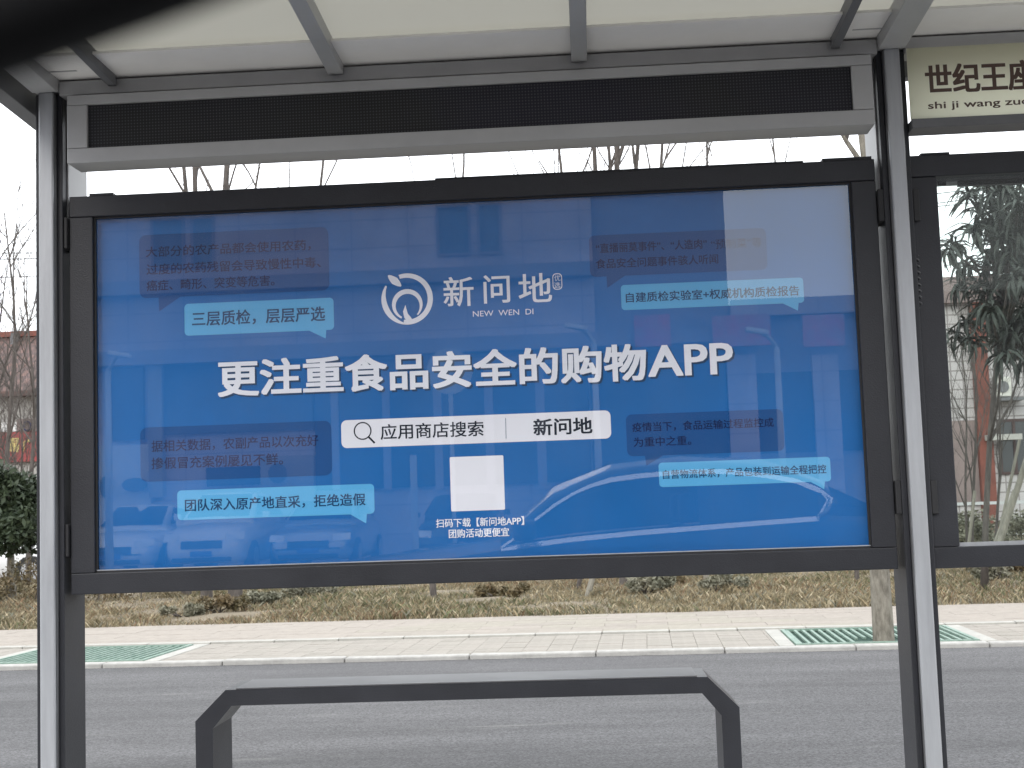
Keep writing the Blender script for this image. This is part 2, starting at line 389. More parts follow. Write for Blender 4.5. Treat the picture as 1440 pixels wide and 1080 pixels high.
def grate(a, b, hole, label):
    t = thing('tree_grate', label, 'tree grate', ((a+b)/2, 11.36, PZ), 'green tree grates in the pavement')
    MB().box(a, b, 10.742, 11.98, PZ-.0185, PZ-.0165).build('pit_soil', M['pit'], t)
    y0, y1 = 10.745, 11.975
    for q in ((a, b, y0, y0+.03), (a, b, y1-.03, y1), (a, a+.03, y0+.032, y1-.032), (b-.03, b, y0+.032, y1-.032)):
        MB().box(*q, PZ-.01, PZ+.012).build('frame_bar', M['green'], t)
    n_ = 20
    for i in range(n_):
        x = a+.05+(b-a-.1)*i/(n_-1)
        segs = [(y0+.034, y1-.034)]
        if hole and abs(x-hole[0]) < .2: segs = [(y0+.034, hole[1]-.2), (hole[1]+.2, y1-.034)]
        for s0, s1 in segs:
            MB().box(x-.011, x+.011, s0, s1, PZ-.014, PZ+.004).build('grate_bar', M['green'], t)
TREE = at(1243, 903, 11.07)
grate(*PITS[0], None, 'green barred tree grate without a trunk beside the left shelter post')
grate(*PITS[1], (TREE.x, 10.99), 'green barred tree grate around the pale street tree trunk')

# the kerb runs slightly askew of the shelter: turn the pavement and its grates together
TURN = Matrix.Translation((-.8, 10.83, 0)) @ Matrix.Rotation(-.040, 4, 'Z') @ Matrix.Translation((.8, -10.63, 0))
for o in [pave]+[k for k in bpy.data.objects if k.name.startswith('tree_grate')]:
    o.location = TURN @ o.location; o.rotation_euler.z = -.040
# ------------------------------------------------------------------ verge
rs = np.random.RandomState(3)
# bumpy earth
nx, ny = 90, 40; X0, X1, Y0, Y1 = -26, 24, 13.4, 34
vs = []; fs = []
for j in range(ny+1):
    for i in range(nx+1):
        x = X0+(X1-X0)*i/nx; y = Y0+(Y1-Y0)*j/ny
        edge = max(0, min(1, (y-(14.5-.04*(x+.8)))/.8))
        vs.append((x, y, .085+.015*(edge > 0)+edge*(.02*math.sin(x*1.7+y)+.015*math.sin(x*3.1-y*2.3)+rnd.uniform(0, .03))+.006*max(0, y-14.25)))
for j in range(ny):
    for i in range(nx):
        a = j*(nx+1)+i; fs.append((a, a+1, a+nx+2, a+nx+1))
struct(MB().add(vs, fs).build('verge_ground', M['earth'], smooth=True))

def attr_mat(name, rough=.8, spec=.2):
    m = bpy.data.materials.new(name); m.use_nodes = True; n = m.node_tree.nodes; l = m.node_tree.links
    p = n['Principled BSDF']; p.inputs['Roughness'].default_value = rough; p.inputs['Specular IOR Level'].default_value = spec
    a = n.new('ShaderNodeAttribute'); a.attribute_name = 'blade'; l.new(a.outputs['Color'], p.inputs['Base Color'])
    return m
def soup(name, V, nper, faces_per, colors, mt, parent=None):
    """V (N, nper, 3): N small pieces of identical topology with a colour each"""
    N = len(V); me = bpy.data.meshes.new(name)
    F = (np.array(faces_per)[None]+(np.arange(N)*nper)[:, None, None]).reshape(-1, len(faces_per[0]))
    k = F.shape[1]
    me.vertices.add(N*nper); me.vertices.foreach_set('co', V.reshape(-1).astype(np.float32))
    me.loops.add(F.size); me.loops.foreach_set('vertex_index', F.reshape(-1).astype(np.int32))
    me.polygons.add(len(F)); me.polygons.foreach_set('loop_start', (np.arange(len(F))*k).astype(np.int32))
    me.update(calc_edges=True)
    if colors is not None:
        at_ = me.color_attributes.new('blade', 'FLOAT_COLOR', 'POINT')
        cc = np.ones((N, nper, 4), np.float32); cc[:, :, :3] = colors[:, None, :]
        at_.data.foreach_set('color', cc.reshape(-1))
    me.materials.append(mt)
    return link(name, me, parent)
def blades(N, x, y, z, h, w, lean=.6):
    a = rs.uniform(0, 2*np.pi, N); l = rs.uniform(.1, lean, N)*h; b = rs.uniform(0, 2*np.pi, N)
    wx, wy = np.cos(a)*w/2, np.sin(a)*w/2
    V = np.zeros((N, 4, 3))
    V[:, 0] = np.stack([x-wx, y-wy, z], 1); V[:, 1] = np.stack([x+wx, y+wy, z], 1)
    lx, ly = np.cos(b)*l, np.sin(b)*l
    V[:, 2] = np.stack([x+lx*.45+wx*.7, y+ly*.45+wy*.7, z+h*.6], 1)
    V[:, 3] = np.stack([x+lx, y+ly, z+h*.95], 1)
    return V
N = 380000
gx = rs.uniform(-13, 11, N); gy = 14.22+rs.beta(1.0, 1.15, N)*12
fld = np.sin(gx*1.3+gy*.7)+np.sin(gx*3.7-gy*2.9+1)+.8*np.sin(gx*7.9+gy*5.3)+rs.normal(0, .5, N)
keep = (fld > -3.2) & (gy > 14.32+.08*np.sin(gx*5)+rs.uniform(-.08, .1, N)); gx, gy, fld = gx[keep], gy[keep], fld[keep]; N = len(gx); gy = gy+.17-.04*(gx+.8)
gh = (.055+.035*np.clip(fld, -1, 3)/2)*rs.uniform(.6, 1.6, N)
pal = np.array([(.31, .25, .155), (.24, .205, .13), (.19, .165, .10), (.12, .135, .07), (.42, .36, .25), (.22, .145, .09), (.20, .195, .15)])
wts = np.stack([np.clip(1+fld*.0, .2, 2), np.ones(N), np.ones(N)*.8, np.clip(.5+np.sin(gx*.9+gy*.6), .05, 2)*.9, np.ones(N)*.6, np.clip(.5-np.sin(gx*.7+gy*.9), .05, 2)*.7, np.ones(N)*.6], 1)
cw = np.cumsum(wts/wts.sum(1, keepdims=True), 1); ci = (rs.uniform(0, 1, N)[:, None] > cw).sum(1).clip(0, 6)
gc = pal[ci]*rs.uniform(.65, 1.2, N)[:, None]
V = blades(N, gx, gy, .10+.006*(gy-14.25), gh, rs.uniform(.006, .015, N), 1.1)
M['blade'] = attr_mat('dry_grass_blade')
g = soup('grass', V, 4, [(0, 1, 2, 3)], gc, M['blade']); tag(g, 'dry yellow and grey grass covering the verge behind the pavement', 'grass', None, 'stuff')

# ------------------------------------------------------------------ leaf clumps, shrubs
def leaf_cloud(n, centers, rad, size, squash=.8, seed=0):
    r = np.random.RandomState(seed); cen = np.array(centers, float)
    k = r.randint(0, len(cen), n); d = r.normal(size=(n, 3)); d /= np.linalg.norm(d, axis=1)[:, None]
    R = rad if np.isscalar(rad) else np.array(rad)[k]
    rr = np.power(r.uniform(.15, 1, n), .45)*R
    P = cen[k]+d*rr[:, None]*np.array([1, 1, squash])
    a = r.normal(size=(n, 3)); a /= np.linalg.norm(a, axis=1)[:, None]
    b = np.cross(a, r.normal(size=(n, 3))); b /= np.linalg.norm(b, axis=1)[:, None]
    s = size*r.uniform(.6, 1.3, n)[:, None]
    c_ = np.cross(a, b)
    V = np.stack([P-a*s, P-b*s*.42+c_*s*.1, P+a*s, P+b*s*.42+c_*s*.1], 1)
    return V
def shrub(loc, w, h, n, mt, size, label, group, seed, name='shrub', cat='shrub', stems=5):
    t = thing(name, label, cat, loc, group); r = random.Random(seed)
    cs = [(loc[0]+r.uniform(-w/2, w/2)*.7, loc[1]+r.uniform(-w/3, w/3), loc[2]+h*r.uniform(.3, .8)) for _ in range(9)]
    rd = [r.uniform(.18, .34)*min(w, h*1.6) for _ in cs]
    o = soup('foliage', leaf_cloud(n, cs, rd, size, .8, seed), 4, [(0, 1, 2, 3)], None, mt, t)
    mb = MB()
    for i in range(stems):
        c = r.choice(cs); mb.tube([(loc[0]+r.uniform(-.06, .06), loc[1]+r.uniform(-.06, .06), loc[2]-.03), ((loc[0]+c[0])/2+r.uniform(-.05, .05), c[1], (loc[2]+c[2])/2), c], [.014, .010, .005], 5)
    mb.build('stem', M['twig'], t)
    return t

# ------------------------------------------------------------------ bare trees
def bare_tree(base, top, r0, label, seed, group='leafless trees beyond the pavement', mt=None, forks=5, spread=.5, fine=1.0, first=.35, crownmat=None, name='bare_tree'):
    """tapered trunk from base to top, limbs and twigs; base and top are points"""
    R = random.Random(seed); t = thing(name, label, 'tree', tuple(base), group)
    b = Vector(base); tp = Vector(top); H = (tp-b).length
    n_ = 9; pts = []
    for i in range(n_+1):
        f = i/n_; w = .018*H*math.sin(f*math.pi*2.3+seed)*f
        pts.append(b.lerp(tp, f)+Vector((w, w*.5, 0)))
    tr = MB().tube([pts[0]-Vector((0, 0, .1))]+pts, [r0*1.25]+[r0*(1-.8*i/n_) for i in range(n_+1)], 10)
    tr.build('trunk', mt or M['twig'], t, smooth=True)
    limb = MB(); twig = MB()
    def grow(p, d, L, r, lev):
        k = 4; q = [p]; dd = d.copy()
        for i in range(k):
            dd = (dd+Vector((R.uniform(-.22, .22), R.uniform(-.22, .22), R.uniform(-.02, .2)))).normalized(); q.append(q[-1]+dd*L/k)
        (limb if lev == 0 else twig).tube(q, [r*(1-.72*i/k) for i in range(k+1)], 6 if lev == 0 else 4, cap=False)
        if lev < 2 or (lev == 2 and fine > 1.2):
            for j in range(int((5 if lev == 0 else 3)*fine)):
                i = R.randint(1, k); s = Vector((R.uniform(-1, 1), R.uniform(-1, 1), R.uniform(.1, .9))).normalized()
                grow(q[i].copy(), (dd*.7+s*.8).normalized(), L*R.uniform(.35, .6), r*.45, lev+1)
    for i in range(forks):
        f = first+(.97-first)*(i+.5)/forks; p = pts[min(n_, int(f*n_))].lerp(pts[min(n_, int(f*n_)+1)], f*n_-int(f*n_))
        a = i*2.4+seed; s = Vector((math.cos(a)*spread*1.4, math.sin(a)*spread, 1)).normalized()
        grow(p, s, H*R.uniform(.28, .42)*(1.15-f*.6), r0*(1-.75*f)*.62, 0)
    limb.build('limb', mt or M['twig'], t, smooth=True); twig.build('crown', crownmat or M['twig'], t)
    return t

# the street tree in the right grate, its top shows in the gap beside the post
tp = at(1207, 200, 11.07); hi = TREE.lerp(tp, 1.25)
bare_tree((TREE.x, 11.07, PZ-.02), (hi.x, 11.07, hi.z), .088, 'pale barked street tree rising from the green grate behind the right post', 3, None, M['bark'], forks=7, spread=.5, first=.74, name='street_tree')
# second street tree, its grate lies beside the left post but its trunk is hidden: only the verge trees show
specs = [  # px of the trunk in the gap under the sign band, depth, radius, px at the ground
    (268, 19.5, .075, 262, 'thin leafless tree, left one of a close pair above the advert'),
    (285, 18.6, .085, 290, 'thicker dark leafless tree, right one of the close pair above the advert'),
    (322, 18.0, .10, 330, 'leafless tree with a long limb leaning right above the advert'),
    (446, 21.0, .055, 440, 'faint leafless tree with a forked tip above the advert'),
    (642, 24.0, .05, 612, 'slender pale leafless tree above the middle of the advert'),
    (785, 21.0, .06, 800, 'lone leafless tree leaning left above the advert'),
    (843, 20.0, .09, 826, 'leafless tree with slanting stems left in the thicket above the advert'),
    (878, 18.3, .10, 880, 'tall many stemmed leafless tree in the middle of the thicket'),
    (900, 19.4, .08, 905, 'leafless tree with a curved stem right of the tallest thicket tree'),
    (925, 22.0, .07, 940, 'leafless tree with a long slanting branch at the right of the thicket'),
    (985, 26.0, .06, 985, 'far wispy leafless tree beside the thicket'),
    (1085, 27.0, .055, 1090, 'far wispy leafless tree near the right post'),
]
for i, (px, Y, r0, gxp, lb) in enumerate(specs):
    g_ = at(gxp, 800, Y); p_ = at(px, 232, Y); tp = g_.lerp(p_, 1)
    up = p_.z*1.28
    bare_tree((g_.x, Y, .12), (p_.x+(p_.x-g_.x)*.28, Y, up), r0, lb, 11+i, forks=6 if 6 <= i < 10 else 4, spread=.34, first=.5 if i % 3 else .3, fine=.85 if 6 <= i < 10 else .62)
# left background: pale wispy trees in front of the roof
for i, (px, top, Y, r0, lb) in enumerate(((-14, 300, 27, .07, 'tall wispy leafless tree at the far left against the sky'),
                                   (16, 300, 26, .06, 'pale wispy leafless tree in front of the red roof'),
                                   (46, 385, 24, .05, 'short leafless tree close beside the left post'))):
    g_ = at(px-6, 760, Y); p_ = at(px, top, Y)
    bare_tree((g_.x, Y, .15), (p_.x, Y, p_.z), r0, lb, 40+i, forks=9, spread=.6, first=.25, fine=1.5, crownmat=M['twig'])
# seen through the empty panel on the right
for i, (px, top, Y, r0, bot, lb) in enumerate(((1352, 440, 19, .035, 1360, 'thin bare sapling at the left inside the empty glass panel'),
                                   (1372, 400, 20, .045, 1366, 'bare sapling with upright stems before the red column'),
                                   (1412, 440, 20.5, .04, 1398, 'bare sapling in front of the air conditioner'))):
    g_ = at(bot, 780, Y); p_ = at(px, top, Y)
    bare_tree((g_.x, Y, .15), (p_.x, Y, p_.z), r0*.62, lb, 60+i, 'bare saplings behind the empty panel', forks=8, spread=.35, first=.2, fine=1.2)

# long leaved evergreen at the right
def frond_tree():
    Y = 16.2
    base = at(1384, 830, Y); t = thing('evergreen_tree', 'evergreen tree with whorls of long drooping leaves behind the empty panel', 'tree', (base.x, Y, .12))
    R = random.Random(5)
    whorls = [(1360, 275), (1388, 258), (1412, 268), (1436, 256), (1378, 300), (1404, 300), (1432, 292), (1424, 320), (1445, 330), (1368, 325), (1343, 345), (1336, 352), (1358, 372),
              (1400, 345), (1390, 372), (1420, 360), (1440, 375), (1434, 400), (1404, 400), (1376, 400), (1352, 402), (1384, 432), (1416, 430), (1440, 440), (1400, 458), (1428, 470), (1360, 452), (1344, 470),
              (1450, 470), (1372, 480), (1465, 300), (1480, 350), (1475, 400), (1490, 440), (1470, 260), (1410, 500), (1440, 505), (1500, 380), (1418, 282), (1440, 300), (1410, 335), (1432, 345), (1445, 400), (1422, 395), (1400, 425), (1436, 455), (1410, 470), (1450, 350), (1395, 318), (1446, 278)]
    whorls += [(R.uniform(1392, 1510), R.uniform(262, 478)) for _ in range(34)]
    trunk_top = at(1420, 330, Y)
    pts = [Vector((base.x, Y, .08)), at(1386, 740, Y), at(1392, 620, Y), at(1404, 480, Y), at(1416, 380, Y), trunk_top]
    MB().tube(pts, [.05, .036, .032, .028, .022, .012], 9).build('trunk', M['twig'], t, smooth=True)
    L, Wd = .27, .040                                         # one folded, drooping leaf
    vs = []
    for i, (u, w, z) in enumerate(((0, .08, 0), (.3, .8, .03), (.65, 1, -.01), (.9, .5, -.09), (1, .05, -.14))):
        vs += [(u*L, -w*Wd/2, z*1.2+.006), (u*L, 0, z*1.2-.006), (u*L, w*Wd/2, z*1.2+.006)]
    fs = []
    for i in range(4):
        a = i*3; fs += [(a, a+1, a+4, a+3), (a+1, a+2, a+5, a+4)]
    me = None; extra = MB(); limb = MB(); cnt = 0
    for wi, (px, py) in enumerate(whorls):
        Yw = Y+R.uniform(-1.0, 1.0); c = at(px, py, Yw)
        s = min(pts, key=lambda q: abs(q.z-(c.z-.5)))
        mid = s.lerp(c, .55)+Vector((0, 0, -.12)); limb.tube([s, mid, c], [.022, .015, .008], 6, cap=False)
        nl = R.randint(24, 30)
        for k in range(nl):
            az = 2*math.pi*k/nl+R.uniform(-.3, .3); el = R.uniform(-.9, .75)
            mt_ = Matrix.Translation(c+Vector((0, 0, R.uniform(-.06, .04)))) @ Matrix.Rotation(az, 4, 'Z') @ Matrix.Rotation(-el, 4, 'Y') @ Matrix.Rotation(R.uniform(-.6, .6), 4, 'X') @ Matrix.Scale(R.uniform(.65, 1.15), 4)
            if cnt < 290:
                if me is None:
                    o = MB().add(vs, fs).build('leaf', M['loquat'], t, smooth=True); me = o.data
                else: o = link('leaf', me, t)
                o.matrix_parent_inverse = Matrix.Identity(4); o.matrix_local = Matrix.Translation(-Vector(t.location)) @ mt_
            else: extra.add([mt_ @ Vector(v) for v in vs], fs)
            cnt += 1
    limb.build('limb', M['twig'], t, smooth=True)
    o = extra.build('leaf_mass', M['loquat'], t, smooth=True); o['kind'] = 'stuff'
frond_tree()

# timber props leaning against the saplings
for a, b, Y, lb in (((1402, 775), (1446, 640), 17.6, 'stout pale wooden prop leaning right across the lower corner of the empty panel'),
                    ((1398, 772), (1428, 690), 18.2, 'thin grey wooden prop beside the stout one'),
                    ((1415, 705), (1434, 618), 19.4, 'short thin wooden prop higher up by the dark window'),
                    ((1364, 752), (1371, 690), 18.6, 'short pale stake at the foot of the bare sapling')):
    p, q = at(*a, Y), at(*b, Y); e = p.lerp(q, -.35); e.z = max(.05, e.z)
    tag(MB().tube([e, q], [.04 if 'stout' in lb else .022]*2, 8).build('wooden_prop', M['palebranch']), lb, 'prop', 'wooden props in the verge')
for a, b, Y, r, mt_, lb in (((610, 842), (607, 800), 17.2, .045, 'twig', 'short dark stake in the grass under the middle of the advert'),
                      ((826, 838), (836, 800), 17.0, .04, 'palebranch', 'whitish leaning stake under the advert'),
                      ((812, 826), (818, 800), 18.4, .035, 'twig', 'dark leaning stake beside the whitish one'),
                      ((995, 820), (990, 795), 19.0, .045, 'palebranch', 'pale stub of a stake under the right half of the advert'),
                      ((1206, 828), (1204, 790), 18.4, .035, 'twig', 'dark stake left of the street tree trunk'),
                      ((20, 803), (17, 770), 19.2, .04, 'palebranch', 'pale prop under the round evergreen at the far left')):
    p, q = at(*a, Y), at(*b, Y); e = p.lerp(q, -.2); e.z = .05; q2 = p.lerp(q, 1.5)
    tag(MB().tube([e, q2], [r, r*.8], 8).build('stake', M[mt_]), lb, 'stake', 'stakes in the verge')

# round evergreen at far left + hedge
p = at(12, 790, 19)
t = thing('evergreen_shrub_tree', 'dense round evergreen with dark glossy leaves at the far left', 'tree', (p.x, 19, .12))
cs = [at(a, b, 19+c) for a, b, c in ((-40, 700, 0), (0, 720, .2), (30, 735, -.2), (10, 696, 0), (-25, 690, .4), (40, 706, .3), (-10, 676, 0), (30, 692, .3), (-70, 690, 0), (42, 750, .4), (-50, 740, -.2), (10, 752, -.3))]
soup('foliage', leaf_cloud(8000, cs, .37, .062, .85, 5), 4, [(0, 1, 2, 3)], None, M['leafdark'], t)
MB().tube([(p.x, 19, .05), (p.x+.03, 19, 1.0), (p.x-.02, 19, 1.8)], [.05, .04, .02], 8).build('trunk', M['bark'], t)
h = thing('hedge', 'low brown and green clipped hedge under the evergreen at the far left', 'hedge', (-9, 18.6, .1))
cs = [(x+rnd.uniform(-.1, .1), 18.7+rnd.uniform(-.25, .25), .42+rnd.uniform(-.14, .2)) for x in np.arange(-12, -5.9, .16)]
soup('foliage', leaf_cloud(9000, cs, .24, .028, .9, 8), 4, [(0, 1, 2, 3)], None, M['hedge'], h)
mb = MB()
for x in np.arange(-12, -6, .3): mb.tube([(x, 18.7, .05), (x+.05, 18.72, .4)], [.012, .006], 4)
mb.build('stem', M['twig'], h)['kind'] = 'stuff'
for i, (px, py, Y, w, hh, mtl, lb) in enumerate((
        (255, 868, 15.6, .8, .15, 'scrub', 'low grey green scrub patch just right of the left post'),
        (310, 862, 16.0, .9, .22, 'hedge', 'brownish tufted shrub under the left end of the advert'),
        (370, 855, 17.0, .6, .22, 'scrub', 'grey twiggy shrub right of the brownish one'),
        (440, 850, 18.2, .8, .30, 'scrub', 'small pale scrub patch under the advert left of its middle'),
        (700, 850, 17.2, 1.0, .18, 'hedge', 'flat brown scrub patch under the middle of the advert'),
        (905, 850, 17.0, .9, .28, 'scrub', 'green tufted scrub right of the whitish stake'),
        (1010, 838, 17.0, .9, .26, 'scrub', 'dark green scrub clump under the right half of the advert'),
        (935, 845, 18.5, .7, .22, 'hedge', 'small russet scrub behind the green tufted one'),
        (1392, 835, 17.3, .5, .42, 'scrub', 'grey green leafy shrub under the empty panel'),
        (1432, 835, 18.3, .6, .25, 'hedge', 'reddish low shrub at the right edge under the empty panel'),
        (1345, 770, 21.0, .9, .9, 'scrub', 'tangled shrub low behind the left side of the empty panel'),
        (1400, 760, 23.0, 1.6, .8, 'scrub', 'wide grey shrub mass behind the wooden props'))):
    q = at(px, py, Y); shrub((q.x, Y, .12), w, hh, 1500 if Y < 20 else 2600, M[mtl], .028 if Y < 20 else .04, lb, 'scrub on the verge', 100+i)
# thicket of brush behind the left post
for i, (px, top, Y, lb) in enumerate(((-22, 500, 29, 'brushy leafless shrub cut by the left edge in front of the shop'), (4, 520, 30, 'brushy grey leafless shrub before the shop sign'),
                                   (28, 505, 28, 'brushy brown leafless shrub before the ring emblem'), (52, 490, 31, 'brushy leafless shrub against the left post below the roof'))):
    g_ = at(px, 760, Y); p_ = at(px+rnd.uniform(-6, 6), top, Y)
    bare_tree((g_.x, Y, .1), (p_.x, Y, p_.z), .035, lb, 140+i, 'leafless brush before the shop', M['twig'], forks=12, spread=.75, first=.12, fine=1.5, name='bare_shrub')

# ------------------------------------------------------------------ far buildings seen directly
def wbox(x0, x1, y0, y1, z0, z1, nm, mt, par, bevel=0): return MB().box(x0, x1, y0, y1, z0, z1).build(nm, mt, par, bevel=bevel)
def window(par, x0, x1, z0, z1, y, fm, nx=2, face=-1, pm=None):
    """window in a wall face at depth y looking towards face (-1: towards -Y)"""
    o = MB(); t_ = .07; s = face
    ya, yb = sorted((y+s*.05, y-s*.02))
    o.box(x0, x1, ya, yb, z0, z0+t_).box(x0, x1, ya, yb, z1-t_, z1).box(x0, x0+t_, ya, yb, z0+t_, z1-t_).box(x1-t_, x1, ya, yb, z0+t_, z1-t_)
    for i in range(1, nx):
        xm = x0+(x1-x0)*i/nx; o.box(xm-t_/2, xm+t_/2, ya+.002, yb, z0+t_, z1-t_)
    f = o.build('window', fm, par)
    yc, yd = sorted((y+s*.012, y+s*.022))
    for i in range(nx):
        xa = x0+(x1-x0)*i/nx; xb = x0+(x1-x0)*(i+1)/nx
        MB().box(xa+.02, xb-.02, yc, yd, z0+.03, z1-.03).build('pane', pm or M['window'], f)
    return f

# left: single storey shop with a red clay roof
Y = 40
ridge = at(20, 474, Y+3).z; eave = at(20, 545, Y).z; sg1 = at(20, 607, Y).z; sg0 = at(20, 650, Y).z
t = thing('shop_building', 'single storey shop with a red clay roof and red sign at the far left', 'building', (-16, Y+3, 0))
wbox(-27, -9, Y, Y+6, -.05, eave-.1, 'wall', M['whitewall'], t)
roof = MB().add([(-27.6, Y-.5, eave-.15), (-8.4, Y-.5, eave-.15), (-8.4, Y+3, ridge), (-27.6, Y+3, ridge), (-27.6, Y+6.5, eave-.15), (-8.4, Y+6.5, eave-.15),
                 (-27.6, Y-.5, eave-.3), (-8.4, Y-.5, eave-.3), (-27.6, Y+6.5, eave-.3), (-8.4, Y+6.5, eave-.3)],
                [(0, 1, 2, 3), (3, 2, 5, 4), (6, 7, 1, 0), (4, 5, 9, 8), (6, 8, 9, 7), (0, 3, 4, 8, 6), (1, 7, 9, 5, 2)]).build('roof', M['rooftile'], t)
wbox(-27.6, -8.4, Y+2.9, Y+3.1, ridge, ridge+.18, 'ridge_cap', M['redwall'], roof)
c0 = at(9, 470, Y+2); wbox(c0.x-.09, c0.x+.09, Y+2.5, Y+2.8, ridge-1, c0.z+.1, 'chimney', M['mid'], roof)
for k in range(5): window(t, -25.5+k*3.3, -23.8+k*3.3, 1.0, 2.3, Y, M['brownframe'])
s = thing('shop_sign', 'faded red shop sign with yellow characters and a white band above', 'sign', (-16.8, Y-.12, sg0), None)
wbox(-22, at(49, 620, Y).x+.25, Y-.16, Y-.03, sg0, sg1-.02, 'board', M['redsign'], s)
wbox(-22, at(26, 600, Y).x, Y-.15, Y-.03, sg1+.0, at(20, 594, Y).z, 'upper_band', M['whiteboard'], s)
wbox(at(26, 600, Y).x+.01, at(60, 600, Y).x+.3, Y-.15, Y-.03, sg1+.0, at(20, 590, Y).z, 'upper_panel', M['pinkwall'], s)
rc = at(38, 599, Y-.2); ring = MB(); ring.tube([(rc.x+.11*math.cos(k*.4), rc.y, rc.z+.14*math.sin(k*.4)) for k in range(17)], .022, 5, cap=False).build('ring_emblem', M['ink2'], s)

def text_mesh(body):
    c = bpy.data.curves.new('lettering', 'FONT'); c.body = body; c.size = 1; c.resolution_u = 3
    o = bpy.data.objects.new('lettering', c); col.objects.link(o); bpy.context.view_layer.update()
    me = bpy.data.meshes.new_from_object(o.evaluated_get(bpy.context.evaluated_depsgraph_get()))
    bpy.data.objects.remove(o); bpy.data.curves.remove(c)
    n_ = len(me.vertices); co = np.empty(n_*3, np.float32); me.vertices.foreach_get('co', co)
    fs = [tuple(p.vertices) for p in me.polygons]; bpy.data.meshes.remove(me)
    return co.reshape(-1, 3), fs
def text(body, pl, pr_, hpx, mt, par, Yp, bold=0, name='lettering', dx=0, dz=0):
    """flat letters on the plane Y=Yp from pixel pl (left middle) to pr_ (right middle), hpx tall; bold thickens the strokes"""
    co, fs = text_mesh(body)
    A = at(*pl, Yp); B = at(*pr_, Yp); Wd = B.x-A.x; Hh = hpx/F_PX*Yp; zc = (A.z+B.z)/2
    mn, mx_ = co.min(0), co.max(0)
    b = bold*Hh; Wd -= 2*b; Hh -= 2*b
    x = A.x+dx+b+(co[:, 0]-mn[0])/(mx_[0]-mn[0])*Wd; z = zc+dz+((co[:, 1]-mn[1])/(mx_[1]-mn[1])-.5)*Hh
    offs = [(0, 0)] if not bold else [(i*b, j*b*.72) for i in (-1, 0, 1) for j in (-1, 0, 1)]
    mb = MB()
    for i, (ox, oz) in enumerate(offs):
        y = Yp-.00003*i
        mb.add([(float(p), y, float(q)) for p, q in zip(x+ox, z+oz)], fs)
    return mb.build(name, mt, par)
text('赐', (9, 626), (27, 626), 21, M['yellowprint'], s, Y-.17, .03)
text('广', (31, 626), (48, 626), 19, M['yellowprint'], s, Y-.17, .02)

# right: two storey tiled building
Y = 35; F_ = lambda x, y: at(x, y, Y)
top = F_(1330, 398).z
t = thing('tiled_building', 'two storey building with white wall tiles behind the empty panel', 'building', (12, Y+4, 0))
wbox(5.5, 22, Y, Y+8, -.05, top, 'wall', M['tilewall'], t)
wbox(5.3, 22.2, Y-.25, Y-.003, top-.55, top+.12, 'parapet', M['pinkwall'], t)
wbox(5.3, 22.2, Y-.02, Y+8.2, top+.0, top+.13, 'roof', M['whitewall'], t)
a, b = F_(1372, 600), F_(1392, 600); wbox(a.x, b.x, Y-.22, Y-.003, -.05, top-.56, 'column', M['redwall'], t)
for xx in (a.x-2.6, a.x+4.3, a.x+8.2): wbox(xx, xx+.36, Y-.22, Y-.003, -.05, top-.56, 'column', M['redwall'], t)
lz = F_(1400, 590).z
wbox(5.5, a.x-.01, Y-.06, Y-.003, .9, F_(1340, 592).z, 'pink_dado', M['pinkwall'], t)
a2, b2 = F_(1396, 590), F_(1470, 640); window(t, F_(1402, 600).x, F_(1470, 600).x, F_(1400, 668).z, lz, Y, M['brownframe'], 3)
window(t, F_(1404, 600).x, F_(1470, 600).x, F_(1400, 505).z, F_(1400, 455).z, Y, M['brownframe'], 3)
window(t, 6.2, 8.2, 4.3, 5.7, Y, M['brownframe'], 2); window(t, 6.2, 8.2, 1.2, 2.8, Y, M['brownframe'], 2)
for k in range(3): window(t, 13.2+k*2.6, 15.2+k*2.6, 4.3, 5.7, Y, M['brownframe'], 2); window(t, 13.2+k*2.6, 15.2+k*2.6, 1.2, 2.8, Y, M['brownframe'], 2)
wbox(F_(1380, 600).x, F_(1428, 600).x, Y-.5, Y-.23, F_(1400, 620).z, F_(1400, 612).z, 'ledge', M['whitewall'], t)
a, b = F_(1395, 560), F_(1414, 532)
ac = thing('air_conditioner', 'white outdoor air conditioner unit on the tiled wall beside the red column', 'air conditioner', (a.x, Y-.4, a.z))
wbox(a.x, b.x, Y-.45, Y-.1, a.z, b.z, 'casing', M['acwhite'], ac, .02)
fan = MB(); cx, cz = (a.x+b.x)/2-.03, (a.z+b.z)/2; fan.prism_y([(cx+.15*math.cos(k*.4), cz+.15*math.sin(k*.4)) for k in range(16)], Y-.465, Y-.452); fan.build('fan_grille', M['mid'], ac)
wbox(a.x-.1, b.x+.3, Y-.5, Y-.005, a.z-.1, a.z-.02, 'bracket', M['mid'], ac)
# rail fence in front
fz = at(1380, 707, 28).z
f = thing('rail_fence', 'low fence with a pale top rail behind the empty panel', 'fence', (9, 28, 0))
wbox(5, 16, 27.97, 28.03, fz-.04, fz+.02, 'rail', M['galv'], f); wbox(5, 16, 27.98, 28.02, .35, .39, 'rail', M['galv'], f)
for k in range(12): wbox(5+k-.03, 5+k+.03, 28.035, 28.095, 0, fz, 'post', M['galv'], f)
# brick wall, mid: low long wall hidden by the advert (visible if you step aside)
t = thing('courtyard_wall', 'long low pinkish courtyard wall behind the verge', 'wall', (-1, 30, 0))
wbox(-8, 5, 30, 30.24, -.05, 1.05, 'wall', M['pinkwall'], t); wbox(-8.02, 5.02, 29.96, 30.28, 1.05, 1.12, 'coping', M['whitewall'], t)
